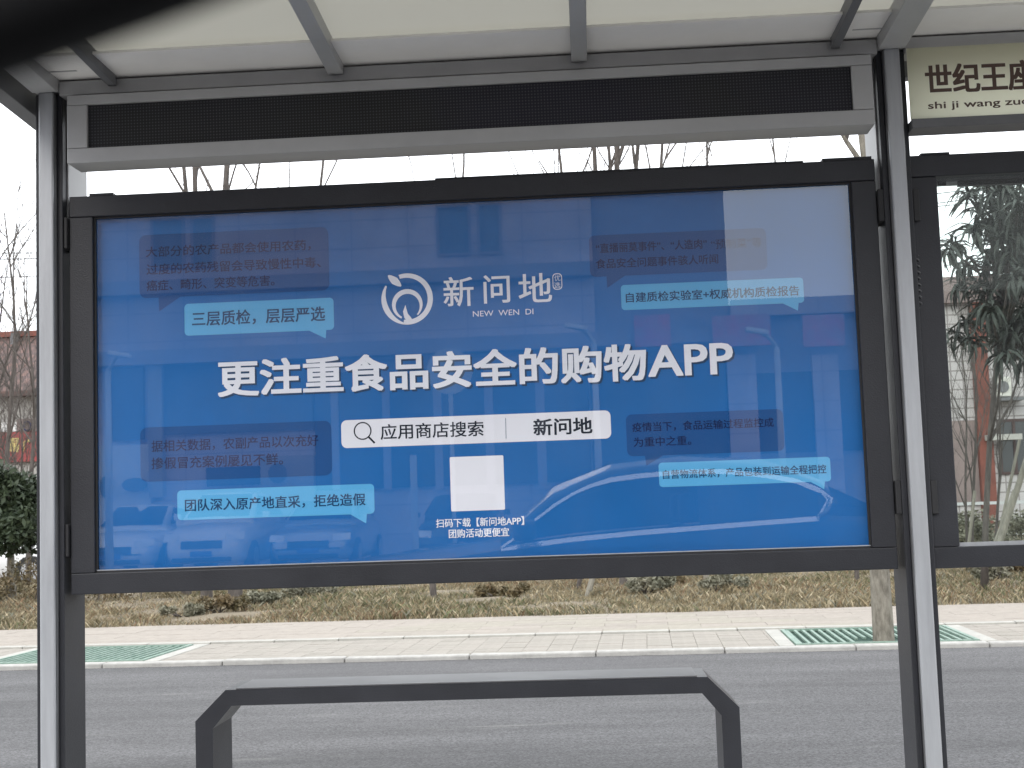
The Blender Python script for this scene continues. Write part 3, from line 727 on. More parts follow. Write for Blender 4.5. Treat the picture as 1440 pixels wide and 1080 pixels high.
# overhead wires
for i, (pa, pb, Y) in enumerate((((-60, 366), (1500, 250), 36), ((-60, 392), (1500, 262), 36.5), ((-60, 356), (1500, 272), 37))):
    A, B = at(*pa, Y), at(*pb, Y); pts = [A.lerp(B, k/16)-Vector((0, 0, 1.2*4*(k/16)*(1-k/16)*.35)) for k in range(17)]
    tag(MB().tube(pts, .016, 4).build('overhead_wire', M['wire']), ('upper of the two thin wires crossing the sky at left', 'lower of the two thin wires crossing the sky at left', 'thin wire crossing the sky in the top of the empty panel')[i], 'wire', 'overhead wires')
for i, px in enumerate((-60, 1500)):
    A = at(px, 340 if i == 0 else 225, 36.5)
    tag(MB().tube([(A.x, 36.55, -.05), (A.x, 36.55, A.z+.4)], [.16, .11], 10).build('utility_pole', M['concrete']), ('concrete utility pole left of the shop', 'concrete utility pole beside the tiled building')[i], 'utility pole', 'utility poles')

# ------------------------------------------------------------------ cars
def loft(stations, close=True):
    """stations: list of (x, [(y, z), ...]) half sections from bottom centre to top centre, mirrored in y"""
    mb = MB(); rings = []
    for x, hs in stations:
        ring = [(x, y, z) for y, z in hs]+[(x, -y, z) for y, z in reversed(hs[1:-1])]
        rings.append(len(mb.v)); mb.v += ring
    n_ = len(ring)
    for a, b in zip(rings, rings[1:]):
        for j in range(n_): mb.f.append((a+j, a+(j+1) % n_, b+(j+1) % n_, b+j))
    mb.f.append(tuple(rings[0]+j for j in reversed(range(n_)))); mb.f.append(tuple(rings[-1]+j for j in range(n_)))
    return mb
def car(loc, rz, paint, label, group, suv=False):
    """a car whose nose points to +x before turning"""
    t = thing('parked_car', label, 'car', (0, 0, 0), group); k = 1.12 if suv else 1.0; W_ = .88
    def sec(w, zb, zt): return [(0, zb), (w*.86, zb), (w*.97, zb+.12), (w, (zb+zt)/2), (w*.96, zt-.09), (w*.80, zt-.01), (0, zt+.025)]
    st = [(-2.2, sec(W_*.80, .34, .86*k)), (-2.12, sec(W_*.90, .24, .95*k)), (-1.7, sec(W_*.97, .20, 1.0*k)), (-.8, sec(W_, .19, .98*k)), (.2, sec(W_, .19, .96*k)), (.9, sec(W_*.99, .19, .94*k)), (1.5, sec(W_*.96, .20, .88*k)), (1.95, sec(W_*.90, .22, .78*k)), (2.15, sec(W_*.80, .28, .62*k)), (2.2, sec(W_*.72, .34, .52*k))]
    body = loft(st).build('body', paint, t, smooth=True, fix=True)
    def cab(w, zt, wt): return [(0, .9*k), (w, .9*k), (w*.97, 1.0*k), (wt, zt-.04), (wt*.8, zt), (0, zt+.02)]
    H = 1.66 if suv else 1.46; rear = -2.0 if suv else -1.75
    cs_ = [(rear, cab(.74, 1.0*k+.02, .70)), (rear+.35, cab(.78, H-.12, .60)), (-.7, cab(.80, H, .62)), (.1, cab(.80, H-.02, .62)), (.95, cab(.76, 1.0*k+.0, .66))]
    loft(cs_).build('cabin', paint, t, smooth=False, fix=True)
    # glass a little proud of the cabin
    def quad(nm, ps, mt_=M['carglass'], th=.012):
        vs = [Vector(p) for p in ps]; nrm = (vs[1]-vs[0]).cross(vs[2]-vs[0]).normalized()
        nn = len(vs); mb = MB().add([v+nrm*th for v in vs]+[v-nrm*th for v in vs], [tuple(range(nn)), tuple(reversed(range(nn, 2*nn)))]+[(i, i+nn, (i+1) % nn+nn, (i+1) % nn) for i in range(nn)])
        return mb.build(nm, mt_, t, fix=True)
    quad('windscreen', [(.93, -.66, 1.03*k), (.93, .66, 1.03*k), (.16, .55, H-.05), (.16, -.55, H-.05)])
    quad('rear_window', [(rear+.04, .6, 1.05*k), (rear+.04, -.6, 1.05*k), (rear+.33, -.52, H-.17), (rear+.33, .52, H-.17)])
    for s in (1, -1):
        quad('side_window', [(x, s*y, z) for x, y, z in ((rear+.4, .775, 1.03*k), (.72, .785, 1.03*k), (.05, .64, H-.09), (rear+.55, .63, H-.14))][::s])
        m_ = MB().box(.55, .72, min(s*.88, s*1.02), max(s*.88, s*1.02), .98*k, 1.1*k); m_.build('mirror', paint, t, bevel=.02)
        hl = [(2.02, s*.82, .60*k), (2.17, s*.48, .58*k), (2.13, s*.48, .72*k), (1.93, s*.80, .74*k)]
        quad('headlight', hl[::s], M['lens'], .025)
        for x in (-1.35, 1.35):
            wv = MB(); wv.prism_y([(x+.32*math.cos(a*math.pi/10), .32+.32*math.sin(a*math.pi/10)) for a in range(20)], min(s*.70, s*.90), max(s*.70, s*.90))
            wh = wv.build('wheel', M['tyre'], t, bevel=.02)
            MB().prism_y([(x+.2*math.cos(a*math.pi/8), .32+.2*math.sin(a*math.pi/8)) for a in range(16)], min(s*.89, s*.91), max(s*.89, s*.91)).build('rim', M['paintS'], wh)
    quad('grille', [(2.20, -.42, .46*k), (2.20, .42, .46*k), (2.17, .42, .60*k), (2.17, -.42, .60*k)], M['black'], .02)
    quad('number_plate', [(2.235, -.22, .36), (2.235, .22, .36), (2.235, .22, .47), (2.235, -.22, .47)], mat('blank_plate', (.05, .12, .4), .4) if 'plate' not in M else M['plate'], .006)
    quad('lower_grille', [(2.20, -.6, .26), (2.20, .6, .26), (2.22, .6, .34), (2.22, -.6, .34)], M['black'], .02)
    t.rotation_euler = (0, 0, rz); t.location = loc
    return t
M['redboard'] = mat('dull_red_board', (.62, .14, .16), .6, c2=(.45, .3, .34), scale=4)
M['plate'] = mat('blue_number_plate', (.04, .10, .38), .4)
# a white car behind the hedge at far left
q = at(25, 765, 26); car((q.x-.6, 26, .02), math.radians(175), M['paintW'], 'white car parked behind the hedge at the far left', None)
# parked cars on the far side of the main road, seen mirrored in the advert glass
for px, mt_, lb, suv in ((283, 'paintW', 'white off road car mirrored low in the advert beside the silver car', True), (433, 'paintS', 'silver saloon mirrored low in the advert glass, nose towards the road', False),
                    (155, 'paintW', 'white car mirrored at the lower left corner of the advert', False), (640, 'paintK', 'black car across the road mirrored under the blank card', False)):
    p_ = atm(px, 760, -18.3); car((p_.x, -20.5, .12), math.radians(90), M[mt_], lb, 'cars parked across the road', suv)

# ------------------------------------------------------------------ the buildings across the road (seen mirrored in the glass)
Y = -24.0; R_ = lambda x, y, yy=-24.0: atm(x, y, yy)
xr = R_(1022, 350).x; topw = R_(1110, 424).z
t = thing('main_building', 'tall pale clad building across the road, mirrored in the advert', 'building', (-10, Y-6, 0))
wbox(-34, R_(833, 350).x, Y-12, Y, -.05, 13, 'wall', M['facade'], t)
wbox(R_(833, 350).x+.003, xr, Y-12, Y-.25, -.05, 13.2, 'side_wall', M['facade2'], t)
wbox(-34.2, R_(833, 350).x, Y+.003, Y+.35, R_(500, 398).z-.1, R_(500, 385).z, 'cornice', M['facade2'], t)
wbox(-34.2, xr, Y+.003, Y+.5, R_(500, 498).z-.1, R_(500, 484).z, 'canopy_slab', M['facade2'], t)
for a in (-28, -22, -16.5, -10.6, None, 0.4):
    xa = R_(613, 300).x if a is None else a
    if xa+1.4 > R_(833, 300).x: continue
    window(t, xa, xa+.85, R_(600, 362).z, R_(600, 290).z, Y, M['facade2'], 1, 1, M['dullglass']); window(t, xa+1.0, xa+1.6, R_(600, 362).z, R_(600, 290).z, Y, M['facade2'], 1, 1, M['dullglass'])
# shop fronts: dark glazing between light pillars
def shop(x0, x1, y0, y1, mt_, nm='shop_front', dy=.12):
    a, b = R_(x0, y1), R_(x1, y0); return wbox(a.x, b.x, Y+.003, Y+dy, a.z, b.z, nm, mt_, t)
shop(155, 203, 500, 620, M['window']); shop(232, 440, 505, 612, M['shutter']); shop(446, 826, 510, 690, M['window'])
shop(836, 1018, 508, 700, M['window'], dy=.16)
for k in range(5): shop(470+k*72, 476+k*72, 512, 690, M['facade2'], 'mullion', .2)
shop(292, 372, 655, 684, M['window'], 'dark_panel'); shop(215, 232, 505, 700, M['whitewall'], 'pillar', .3); shop(372, 444, 640, 770, M['whitewall'], 'pillar', .3)
shop(130, 214, 625, 770, M['whiteboard'], 'white_panel', .14)
for (x, y, rx, ry) in ((155, 685, 7, 15), (196, 682, 18, 10), (395, 666, 13, 14)):
    c = R_(x, y); sx_, sz_ = rx/F_PX*32.6, ry/F_PX*32.6
    MB().prism_y([(c.x+sx_*math.cos(k*math.pi/10), c.z+sz_*math.sin(k*math.pi/10)) for k in range(20)], Y+.31, Y+.38).build('round_sign', M['shutter'], t)
w = thing('low_wing', 'low flat roofed wing beside the tall building, mirrored at the right of the advert', 'building', (8, Y-4, 0))
t = w
wbox(xr+.01, 26, Y-8, Y, -.05, topw, 'wall', M['facade2'], w); wbox(xr+.01, 26.2, Y+.003, Y+.25, topw-.35, topw+.06, 'parapet', M['facade'], w)
shop(1026, 1210, 520, 640, M['window'])
shop(1030, 1060, 500, 705, M['facade'], 'pillar', .3); shop(1150, 1175, 500, 705, M['facade'], 'pillar', .3)
sg = thing('red_letter_sign', 'long fascia sign with red strokes across the road, mirrored right of the headline', 'sign', (xr, Y+.2, 4))
# bare red strips: the mirrored characters cannot be read
for k, (x0, x1) in enumerate(((892, 940), (1000, 1078), (1125, 1180))):
    a, b = R_(x0, 492), R_(x1, 446)
    wbox(a.x, b.x, Y+.52, Y+.6, a.z, b.z, 'letter_panel', M['redboard'], sg)

def street_lamp(px, top, lean, lb, Y=-15.0):
    t = thing('street_lamp', lb, 'street lamp', (0, 0, 0), 'street lamps across the road')
    p = atm(px, top+10, Y); b = Vector((p.x, Y, .1)); c = Vector((p.x, Y, p.z))
    MB().tube([b, c], [.075, .05], 10).build('pole', M['galv'], t, smooth=True)
    MB().tube([b, b+Vector((0, 0, .25))], [.13, .13], 10).build('base', M['galv'], t)
    e = c+Vector((lean, .25, .26)); MB().tube([c, c+Vector((lean*.4, .05, .18)), e], [.04, .035, .03], 8).build('arm', M['galv'], t)
    MB().box(-.2, .2, -.08, .08, -.04, .04, Matrix.Translation(e) @ Matrix.Rotation(.2, 4, 'Y')).build('lamp_head', M['lens'], t, bevel=.02)
street_lamp(152, 512, .3, 'street lamp mirrored in the left edge of the advert')
street_lamp(835, 472, -.3, 'street lamp mirrored beside the search bar of the advert')
street_lamp(1092, 478, -.35, 'street lamp mirrored in the right half of the advert')
# utility post and round road sign across the road
a = atm(581, 640, -13.5)
tag(MB().tube([(a.x, -13.5, 0), (a.x, -13.5, a.z)], [.06, .06], 10).build('grey_bollard_post', M['galv']), 'plain grey post mirrored left of the blank card', 'post')
c = atm(632, 522, -8.9); t = thing('round_road_sign', 'pale round road sign on a thin pole mirrored behind the headline', 'road sign', (c.x, -8.9, 0))
MB().prism_y([(c.x+.30*math.cos(k*math.pi/16), c.z+.30*math.sin(k*math.pi/16)) for k in range(32)], -8.92, -8.89).build('plate', M['galv'], t)
MB().tube([(c.x, -8.96, 0), (c.x, -8.96, c.z+.2)], .028, 8).build('pole', M['galv'], t)

# ------------------------------------------------------------------ the photographer's own car: an open window right beside the camera
YW = .152
def cw(px, py): p = atm(px, py, YW); return (p.x, p.z)
upper = [cw(*p) for p in ((705, 769), (733, 750), (752, 732), (780, 713), (805, 698), (830, 686), (860, 676), (900, 669), (960, 663.5), (1020, 663), (1080, 669), (1120, 677), (1153, 690), (1166, 702), (1160, 717), (1152, 727))]
lower = [cw(*p) for p in ((705, 771), (735, 768), (800, 759), (860, 753), (900, 749), (1000, 741), (1100, 733), (1152, 729))]
own = thing('photographer_car', 'dark car with bright window trim, its open window frame blurred at the top left', 'car', (.4, -.7, 0))
YI = -1.66                                                     # far flank
ZB = lower[0][1]
# near flank below the windows
xf, xb = upper[0][0]-1.45, upper[-3][0]+1.0
def belt(x):
    xs = [p[0] for p in lower]; zs = [p[1] for p in lower]
    return float(np.interp(x, xs, zs))
def deck(x):                                                    # top outline of the body outside the glasshouse
    if x < lower[0][0]: return float(np.interp(x, [xf, xf+.15, lower[0][0]], [.62, .84, belt(x)-.01]))
    if x > lower[-1][0]: return float(np.interp(x, [lower[-1][0], xb-.1, xb], [belt(x)+.02, belt(x)-.05, .8]))
    return belt(x)-.012
def arch(x, c): return abs(x-c) < .36
WX = (xf+.85, xb-.8)
side_x = sorted(set(list(np.linspace(xf, xb, 60))+[lower[0][0], lower[-1][0]]))
def zlow(x):
    z = .24
    for c in WX:
        if abs(x-c) < .37: z = max(z, .33+math.sqrt(max(0, .37**2-(x-c)**2)))
    return z
for nm, yo, s in (('near_flank', YW, 1), ('far_flank', YI, -1)):
    mb = MB(); k = 0
    for x in side_x:
        zt = deck(x); zl = zlow(x)
        mb.v += [(x, yo-s*.02, zl), (x, yo+s*.03, (zl+zt)/2), (x, yo+s*.02, zt-.06), (x, yo-s*.006, zt)]; k += 1
    for i in range(k-1):
        for j in range(3): a = i*4+j; mb.f.append((a, a+4, a+5, a+1) if s > 0 else (a, a+1, a+5, a+4))
    mb.build('door_panel', M['paintK'], own, smooth=True)
# roof rail band above the glass
roofz = lambda x: float(np.interp(x, [upper[0][0]-.05, upper[3][0], upper[6][0], upper[8][0], upper[10][0], upper[13][0], upper[13][0]+.35], [belt(-9)+.04, upper[3][1]+.12, upper[6][1]+.095, upper[8][1]+.09, upper[10][1]+.09, upper[13][1]+.10, upper[13][1]-.03]))
for yo, s in ((YW, 1), (YI, -1)):
    mb = MB()
    for (x, z) in upper:
        zz = max(roofz(x), z+.02)
        mb.v += [(x, yo, z), (x, yo-s*.015, z+(zz-z)*.45), (x, yo-s*.10, zz)]
    for i in range(len(upper)-1):
        for j in range(2):
            a = i*3+j; mb.f.append((a, a+3, a+4, a+1))
    # rear quarter
    o = mb.build('window_frame', M['paintK'], own, smooth=True)
    md = o.modifiers.new('thickness', 'SOLIDIFY'); md.thickness = .02; md.offset = 0
mb = MB(); xs = [p[0] for p in upper]
for (x, z) in upper: zz = max(roofz(x), z+.02); mb.v += [(x, YW-.10, zz), (x, -.74, zz+.05 if x > upper[4][0] else zz+.02), (x, YI+.10, zz)]
for i in range(6, len(upper)-3):
    for j in range(2): a = i*3+j; mb.f.append((a, a+1, a+4, a+3))
mb.build('roof', M['paintK'], own, smooth=True)
# bonnet and boot
for nm, x0, x1 in (('bonnet', xf, lower[0][0]), ('boot_lid', upper[13][0]+.02, xb)):
    mb = MB(); k = 10
    for i in range(k+1):
        x = x0+(x1-x0)*i/k; z = deck(x)
        mb.v += [(x, YW-.006, z), (x, YW-.3, z+.05), (x, -.74, z+.08), (x, YI+.3, z+.05), (x, YI+.006, z)]
    for i in range(k):
        for j in range(4): a = i*5+j; mb.f.append((a, a+1, a+6, a+5))
    mb.build(nm, M['paintK'], own, smooth=True)
MB().box(xf-.05, xf+.02, YI+.1, YW-.1, .25, .66).build('front_bumper', M['paintK'], own, bevel=.03)
MB().box(xb-.02, xb+.05, YI+.1, YW-.1, .3, .84).build('rear_bumper', M['paintK'], own, bevel=.03)
MB().box(xf+.05, xb-.05, YI+.08, YW-.08, .22, .30).build('floor_pan', M['cabin'], own)
# windscreen and rear screen
ws = MB().add([(upper[1][0]-.02, YW-.14, belt(-9)+.02), (upper[1][0]-.02, YI+.14, belt(-9)+.02), (upper[6][0], YI+.2, roofz(upper[6][0])-.01), (upper[6][0], YW-.2, roofz(upper[6][0])-.01)], [(0, 1, 2, 3)])
ws.build('windscreen', M['carglass'], own)
ux = upper[12][0]; MB().add([(ux, YW-.16, roofz(ux)), (ux, YI+.16, roofz(ux)), (upper[13][0]+.4, YI+.1, deck(upper[13][0]+.4)+.02), (upper[13][0]+.4, YW-.1, deck(upper[13][0]+.4)+.02)], [(0, 1, 2, 3)]).build('rear_window', M['carglass'], own)
MB().prism_y([(x, z) for x, z in lower]+[(x, z) for x, z in reversed(upper[1:-1])], YI-.003, YI+.005).build('side_window', M['carglass'], own)
# rear half of the near side: closed dark glass; the front half is wound down
xs_split = upper[9][0]-.12
rear = [(x, z) for x, z in lower if x >= xs_split]; rtop = [(x, z) for x, z in upper if x >= xs_split]
rear = [(xs_split, belt(xs_split))]+rear; rtop = [(xs_split, upper[9][1])]+rtop
MB().prism_y(rear+list(reversed(rtop)), YW-.035, YW-.030).build('side_window', M['carglass'], own)
MB().box(xs_split-.05, xs_split+.02, YW-.05, YW-.012, belt(xs_split)-.02, upper[9][1]+.02).build('door_pillar', M['paintK'], own)
# bright trim loop around the glass
def ribbon(pts, w):
    """bright moulding whose face leans up and outward"""
    mb = MB(); n_ = len(pts)
    for i, (x, z) in enumerate(pts):
        d = Vector((pts[min(i+1, n_-1)][0]-pts[max(i-1, 0)][0], pts[min(i+1, n_-1)][1]-pts[max(i-1, 0)][1])).normalized()
        nx_, nz_ = -d.y, d.x
        if nz_ < -.2: nx_, nz_ = -nx_, -nz_
        ww = w[i] if hasattr(w, '__len__') else w
        a_ = (x-nx_*ww/2, z-nz_*ww/2); b_ = (x+nx_*ww/2, z+nz_*ww/2)
        mb.v += [(a_[0], YW+.002, a_[1]), (a_[0], YW+.004+ww*.75, a_[1]), (b_[0], YW+.004, b_[1]), (b_[0], YW+.002, b_[1])]
    for i in range(n_-1):
        for j in range(4): a_ = i*4+j; b_ = i*4+(j+1) % 4; mb.f.append((a_, a_+4, b_+4, b_))
    return mb.build('window_trim', M['trim'], own, fix=True)
lift = [.0, .0, .004, .012, .014, .012, .006, 0]
up2 = [(x, z+(lift[i] if i < len(lift) else 0)) for i, (x, z) in enumerate(upper)]
ribbon(up2[2:-3], [.020, .018, .018, .022]+[.031]*8)
MB().tube([(x, YW+.014, z) for x, z in up2[-4:]], [.014, .024, .03, .026], 8).build('window_trim', M['trim'], own, smooth=True)
ribbon(lower, .030)
ribbon(up2[:2], .02)

# dark rubber seal inside the open window
sl = [at(px, py, YW-.020) for px, py in ((-1500, 700), (-700, 380), (-300, 222), (0, 112), (300, 2), (700, -130), (1200, -270), (1900, -380))]
MB().tube([p+Vector((0, 0, .008)) for p in sl], .008, 8).build('window_seal', M['cabin'], own, smooth=True)
MB().add([v for p in sl for v in ((p.x, YW-.012, p.z+.012), (p.x, YW-.004, p.z+.04))], [(2*i, 2*i+2, 2*i+3, 2*i+1) for i in range(len(sl)-1)]).build('door_lining', M['cabin'], own)
# mirror pod, seats, wheels
mp_ = cw(752, 748); MB().box(mp_[0]-.13, mp_[0]+.02, YW+.03, YW+.24, mp_[1]-.05, mp_[1]+.08).build('side_mirror', M['paintK'], own, bevel=.035)
for sx0, sy0 in ((.55, -.25), (.55, -1.2), (1.35, -.25), (1.35, -1.2)):
    st = MB().box(sx0, sx0+.14, sy0-.24, sy0+.24, .5, 1.12).build('seat', M['cabin'], own, bevel=.05)
    MB().box(sx0+.02, sx0+.12, sy0-.12, sy0+.12, 1.15, 1.33).build('headrest', M['cabin'], st, bevel=.04)
MB().box(lower[0][0]+.1, lower[0][0]+.45, YI+.1, YW-.1, .6, ZB-.02).build('dashboard', M['cabin'], own, bevel=.03)
for c in WX:
    for ya, yb in ((YW-.22, YW-.01), (YI+.01, YI+.22)):
        wh = MB().prism_y([(c+.33*math.cos(a*math.pi/12), .33+.33*math.sin(a*math.pi/12)) for a in range(24)], ya, yb).build('wheel', M['tyre'], own, bevel=.02)
        yy = yb if yb > 0 else ya
        MB().prism_y([(c+.22*math.cos(a*math.pi/10), .33+.22*math.sin(a*math.pi/10)) for a in range(20)], yy-.01, yy+.01).build('rim', M['paintS'], wh)

# ------------------------------------------------------------------ bus shelter
SH = thing('bus_shelter', 'grey metal bus shelter frame with aluminium faced posts and a translucent canopy', 'bus shelter', (0, 4.3, .13))
PX = [-1.7247, 1.0064, 3.7375]
YF = 4.255
zb = at(830, 97, 4.24).z; zt = at(830, 72, 4.22).z
led_t, led_b = at(700, 104, 4.22).z, at(700, 201, 4.22).z
zj = at(1250, 69, 4.25).z
for c in PX:
    p = MB().box(c-.026, c+.026, YF, YF+.20, .13, zj).build('post', M['mid'], SH, bevel=.002)
    MB().box(c-.045, c-.0265, YF+.012, YF+.19, .13, zj).build('post_flange', M['dark'], p, bevel=.003)
    MB().box(c+.0265, c+.045, YF+.012, YF+.19, .13, zj).build('post_flange', M['dark'], p, bevel=.003)
    MB().box(c-.0245, c+.0245, YF-.016, YF-.001, .13, zj).build('aluminium_strip', M['alu'], p, bevel=.005)
    MB().box(c-.05, c+.05, YF+.05, YF+.215, 2.20, zj).build('post_upper_box', M['alu_box'], p)  # wider, paler box around the upper part of the post
    MB().box(c-.042, c+.042, YF-.018, YF+.19, zj+.002, zt+.012).build('post_head', M['alu_box'], p, bevel=.003)
    MB().box(c-.09, c+.09, YF-.04, YF+.24, .13, .145).build('base_plate', M['mid'], p, bevel=.002)
    for sx_ in (-.07, .07):
        for sy__ in (-.02, .22): MB().tube([(c+sx_, YF+sy__, .144), (c+sx_, YF+sy__, .165)], .009, 6).build('anchor_bolt', M['galv'], p)
# beam over the sign band
for a, b in zip(PX, PX[1:]):
    MB().box(a+.043, b-.043, 4.245, 4.34, zb+.004, zt).build('beam', M['alu_box'], SH, bevel=.003)
    MB().box(a+.043, b-.043, 4.345, 4.36, zt-.02, zt+.03).build('light_gap_closure', M['mid'], SH)  # added to stop light leaking in between beam and canopy
    # soffit strip
    MB().box(a+.043, b-.043, 4.02, 4.343, zt+.006, zt+.014).build('soffit_strip', M['soffit'], SH)
SL = .045
def cz_(y): return zt+.004+(4.24-y)*SL
L0, L1 = -1.86, 3.9
# translucent panels between ribs
ribs = [-1.53, -.765, .02, .79]+[1.4, 2.1, 2.8, 3.35]
stops = [PX[0]]+[-.765, .02]+[PX[1]]+[1.9, 2.85]+[PX[2]]
edges_ = [L0+.05, PX[0], -.765, .02, PX[1], 1.9, 2.85, PX[2], L1-.05]
for a, b in zip(edges_, edges_[1:]):
    MB().add([(a+.012, 2.75, cz_(2.75)+.02), (b-.012, 2.75, cz_(2.75)+.02), (b-.012, 4.48, cz_(4.48)+.02), (a+.012, 4.48, cz_(4.48)+.02),
              (a+.012, 2.75, cz_(2.75)+.028), (b-.012, 2.75, cz_(2.75)+.028), (b-.012, 4.48, cz_(4.48)+.028), (a+.012, 4.48, cz_(4.48)+.028)],
             [(0, 3, 2, 1), (4, 5, 6, 7), (0, 1, 5, 4), (2, 3, 7, 6), (1, 2, 6, 5), (0, 4, 7, 3)]).build('canopy_panel', M['canopy'], SH)
def rib(x, w, h, mt_, nm='rib', y1=4.236, dz=0):
    return MB().add([(x-w/2, 2.75, cz_(2.75)+.018-h), (x+w/2, 2.75, cz_(2.75)+.018-h), (x+w/2, y1, cz_(y1)+.018-h-dz), (x-w/2, y1, cz_(y1)+.018-h-dz),
                     (x-w/2, 2.75, cz_(2.75)+.018), (x+w/2, 2.75, cz_(2.75)+.018), (x+w/2, y1, cz_(y1)+.018), (x-w/2, y1, cz_(y1)+.018)],
                    [(0, 3, 2, 1), (4, 5, 6, 7), (0, 1, 5, 4), (2, 3, 7, 6), (1, 2, 6, 5), (0, 4, 7, 3)]).build(nm, mt_, SH, bevel=.002)
for x in (-.765, .02, 1.9, 2.85): rib(x, .05, .05, M['alu_box'])
for x in (-1.50, .83, 1.23+.0, 3.5):
    if x == 1.23: continue
    rib(x, .028, .05, M['mid'], 'thin_rib')
for c in PX: rib(c, .084, .06, M['alu_box'], 'canopy_arm')
for x in (L0+.03, L1-.03): rib(x, .06, .10, M['mid'], 'edge_beam', 4.48)
MB().box(L0, L1, 2.70, 2.748, cz_(2.75)-.04, cz_(2.75)+.05).build('front_fascia', M['mid'], SH, bevel=.003)
MB().box(L0, L1, 4.482, 4.53, cz_(4.48)-.05, cz_(4.48)+.04).build('rear_gutter', M['mid'], SH, bevel=.003)
# little corner brackets under the canopy beside the posts
for c, s in ((PX[0], 1), (PX[1], -1)):
    x0 = c+s*.045; vs = [(x0, zt+.004), (x0+s*.09, zt+.004), (x0, zt+.10)]
    if s < 0: vs = vs[::-1]
    MB().prism_y(vs, 4.16, 4.168).build('corner_bracket', M['alu_box'], SH)
# black hinges between lightboxes and posts, spiral cable
for x0, x1, za in ((.944, .962, at(1240, 291, 4.3).z), (1.052, 1.072, at(1280, 291, 4.3).z), (.944, .962, at(1240, 700, 4.3).z), (1.052, 1.072, at(1290, 700, 4.3).z), (-1.678, -1.667, at(95, 330, 4.3).z), (-1.678, -1.667, at(95, 760, 4.3).z)):
    MB().box(x0, x1, 4.27, 4.36, za-.052, za+.052).build('hinge', M['black'], SH, bevel=.003)
cc = at(1288, 400, 4.34); tag(MB().tube([(cc.x-.006+.007*math.cos(k*.7), 4.285+.007*math.sin(k*.7), cc.z+.085-.17*k/78) for k in range(79)], .0028, 5).build('spiral_cable', M['mid']), 'coiled grey spiral cable wrap between the right post and the empty panel', 'cable')

# LED message band
led = thing('led_display', 'long black LED message display in a grey cabinet under the canopy', 'LED display', (-.38, 4.28, led_b))
X0, X1 = at(95, 180, 4.22).x, at(1227, 120, 4.22).x
zt_l, zb_l = led_t, led_b
gx0, gx1 = at(123, 178, 4.22).x, at(1198, 122, 4.22).x
gz1, gz0 = at(660, 120, 4.22).z, at(660, 182, 4.22).z
for q in ((X0, X1, gz1, zt_l), (X0, X1, zb_l, gz0), (X0, gx0, gz0+.001, gz1-.001), (gx1, X1, gz0+.001, gz1-.001)):
    MB().box(q[0], q[1], 4.215, 4.335, q[2], q[3]).build('cabinet_bar', M['alu_box'], led, bevel=.002)
MB().box(gx0+.001, gx1-.001, 4.226, 4.30, gz0+.001, gz1-.001).build('led_panel', M['led'], led)
# stop name sign
sn = thing('stop_name_sign', 'pale yellow stop name sign with brown characters right of the post', 'sign', (2.3, 4.26, led_b))
sx0, sx1 = 1.0515, PX[2]-.047
s_t, s_b = at(1272, 69, 4.24).z, at(1275, 169, 4.24).z; f_b = at(1275, 183, 4.24).z
MB().box(sx0, sx1, 4.235, 4.239, s_b, s_t).build('sign_panel', M['sign'], sn)
MB().box(sx0, sx1, 4.22, 4.32, f_b, s_b-.002).build('lower_frame', M['mid'], sn, bevel=.002)
text('世纪王座', (1301, 112), (1456, 104.5), 44, M['brown_ink'], sn, 4.2335, .028)
text('shi ji wang zuo', (1305, 150), (1449, 143), 13.5, M['brown_ink'], sn, 4.2335, .022)

# ------------------------------------------------------------------ advertising lightbox
AD = thing('advertising_lightbox', 'large dark framed lightbox with a blue printed advert', 'lightbox', (-.36, 4.33, 1.05))
ox0, ox1, oz0, oz1 = -1.6655, .9425, 1.0452, 2.338
ix0, ix1, iz0, iz1 = -1.5876, .8661, 1.1119, 2.2689
YA, YB = 4.285, 4.42
def frame4(par, ox0, ox1, oz0, oz1, ix0, ix1, iz0, iz1):
    for q in ((ox0, ox1, iz1, oz1), (ox0, ox1, oz0, iz0), (ox0, ix0, iz0+.001, iz1-.001), (ix1, ox1, iz0+.001, iz1-.001)):
        MB().box(q[0], q[1], YA, YB, q[2], q[3]).build('frame_bar', M['dark'], par, bevel=.003)
frame4(AD, ox0, ox1, oz0, oz1, ix0, ix1, iz0, iz1)
# gasket, top covers
g_ = MB()
for q in ((ix0, ix1, iz1-.006, iz1), (ix0, ix1, iz0, iz0+.006), (ix0, ix0+.006, iz0+.006, iz1-.006), (ix1-.006, ix1, iz0+.006, iz1-.006)): g_.box(q[0], q[1], GLASS_Y-.008, GLASS_Y-.001, q[2], q[3])
g_.build('gasket', M['black'], AD)
MB().box(ix0+.002, ix1-.002, GLASS_Y-.0085, GLASS_Y-.0025, iz0+.0065, iz0+.0095).build('sill_bead', M['alu'], AD)
for x0, x1, hh in ((-1.60, -1.52, .009), (-.46, .72, .006), (.78, .935, .010)): MB().box(x0, x1, 4.29, 4.40, oz1+.0005, oz1+hh).build('top_cover', M['dark'], AD, bevel=.001)
MB().box(ox0+.01, ox1-.01, 4.395, 4.41, oz0+.03, oz1-.03).build('back_panel', M['mid'], AD)
PY = GLASS_Y+.018
PO = MB().add([(ix0-.01, PY, iz0-.01), (ix1+.01, PY, iz0-.01), (ix1+.01, PY, iz1+.01), (ix0-.01, PY, iz1+.01)], [(0, 1, 2, 3)]).build('poster', M['poster'], AD)
gl = MB().box(ix0-.01, ix1+.01, GLASS_Y, GLASS_Y+.005, iz0-.01, iz1+.01).build('glass', M['glass'], AD)
def lay(k): return PY-.0007*k
def flat(pts, mt_, k, nm):
    """flat printed shape; pts of (x, z) anticlockwise seen from the front"""
    return MB().add([(x, lay(k), z) for x, z in pts], [tuple(range(len(pts)))]).build(nm, mt_, PO)
def P(px, py): p = at(px, py, PY); return (p.x, p.z)
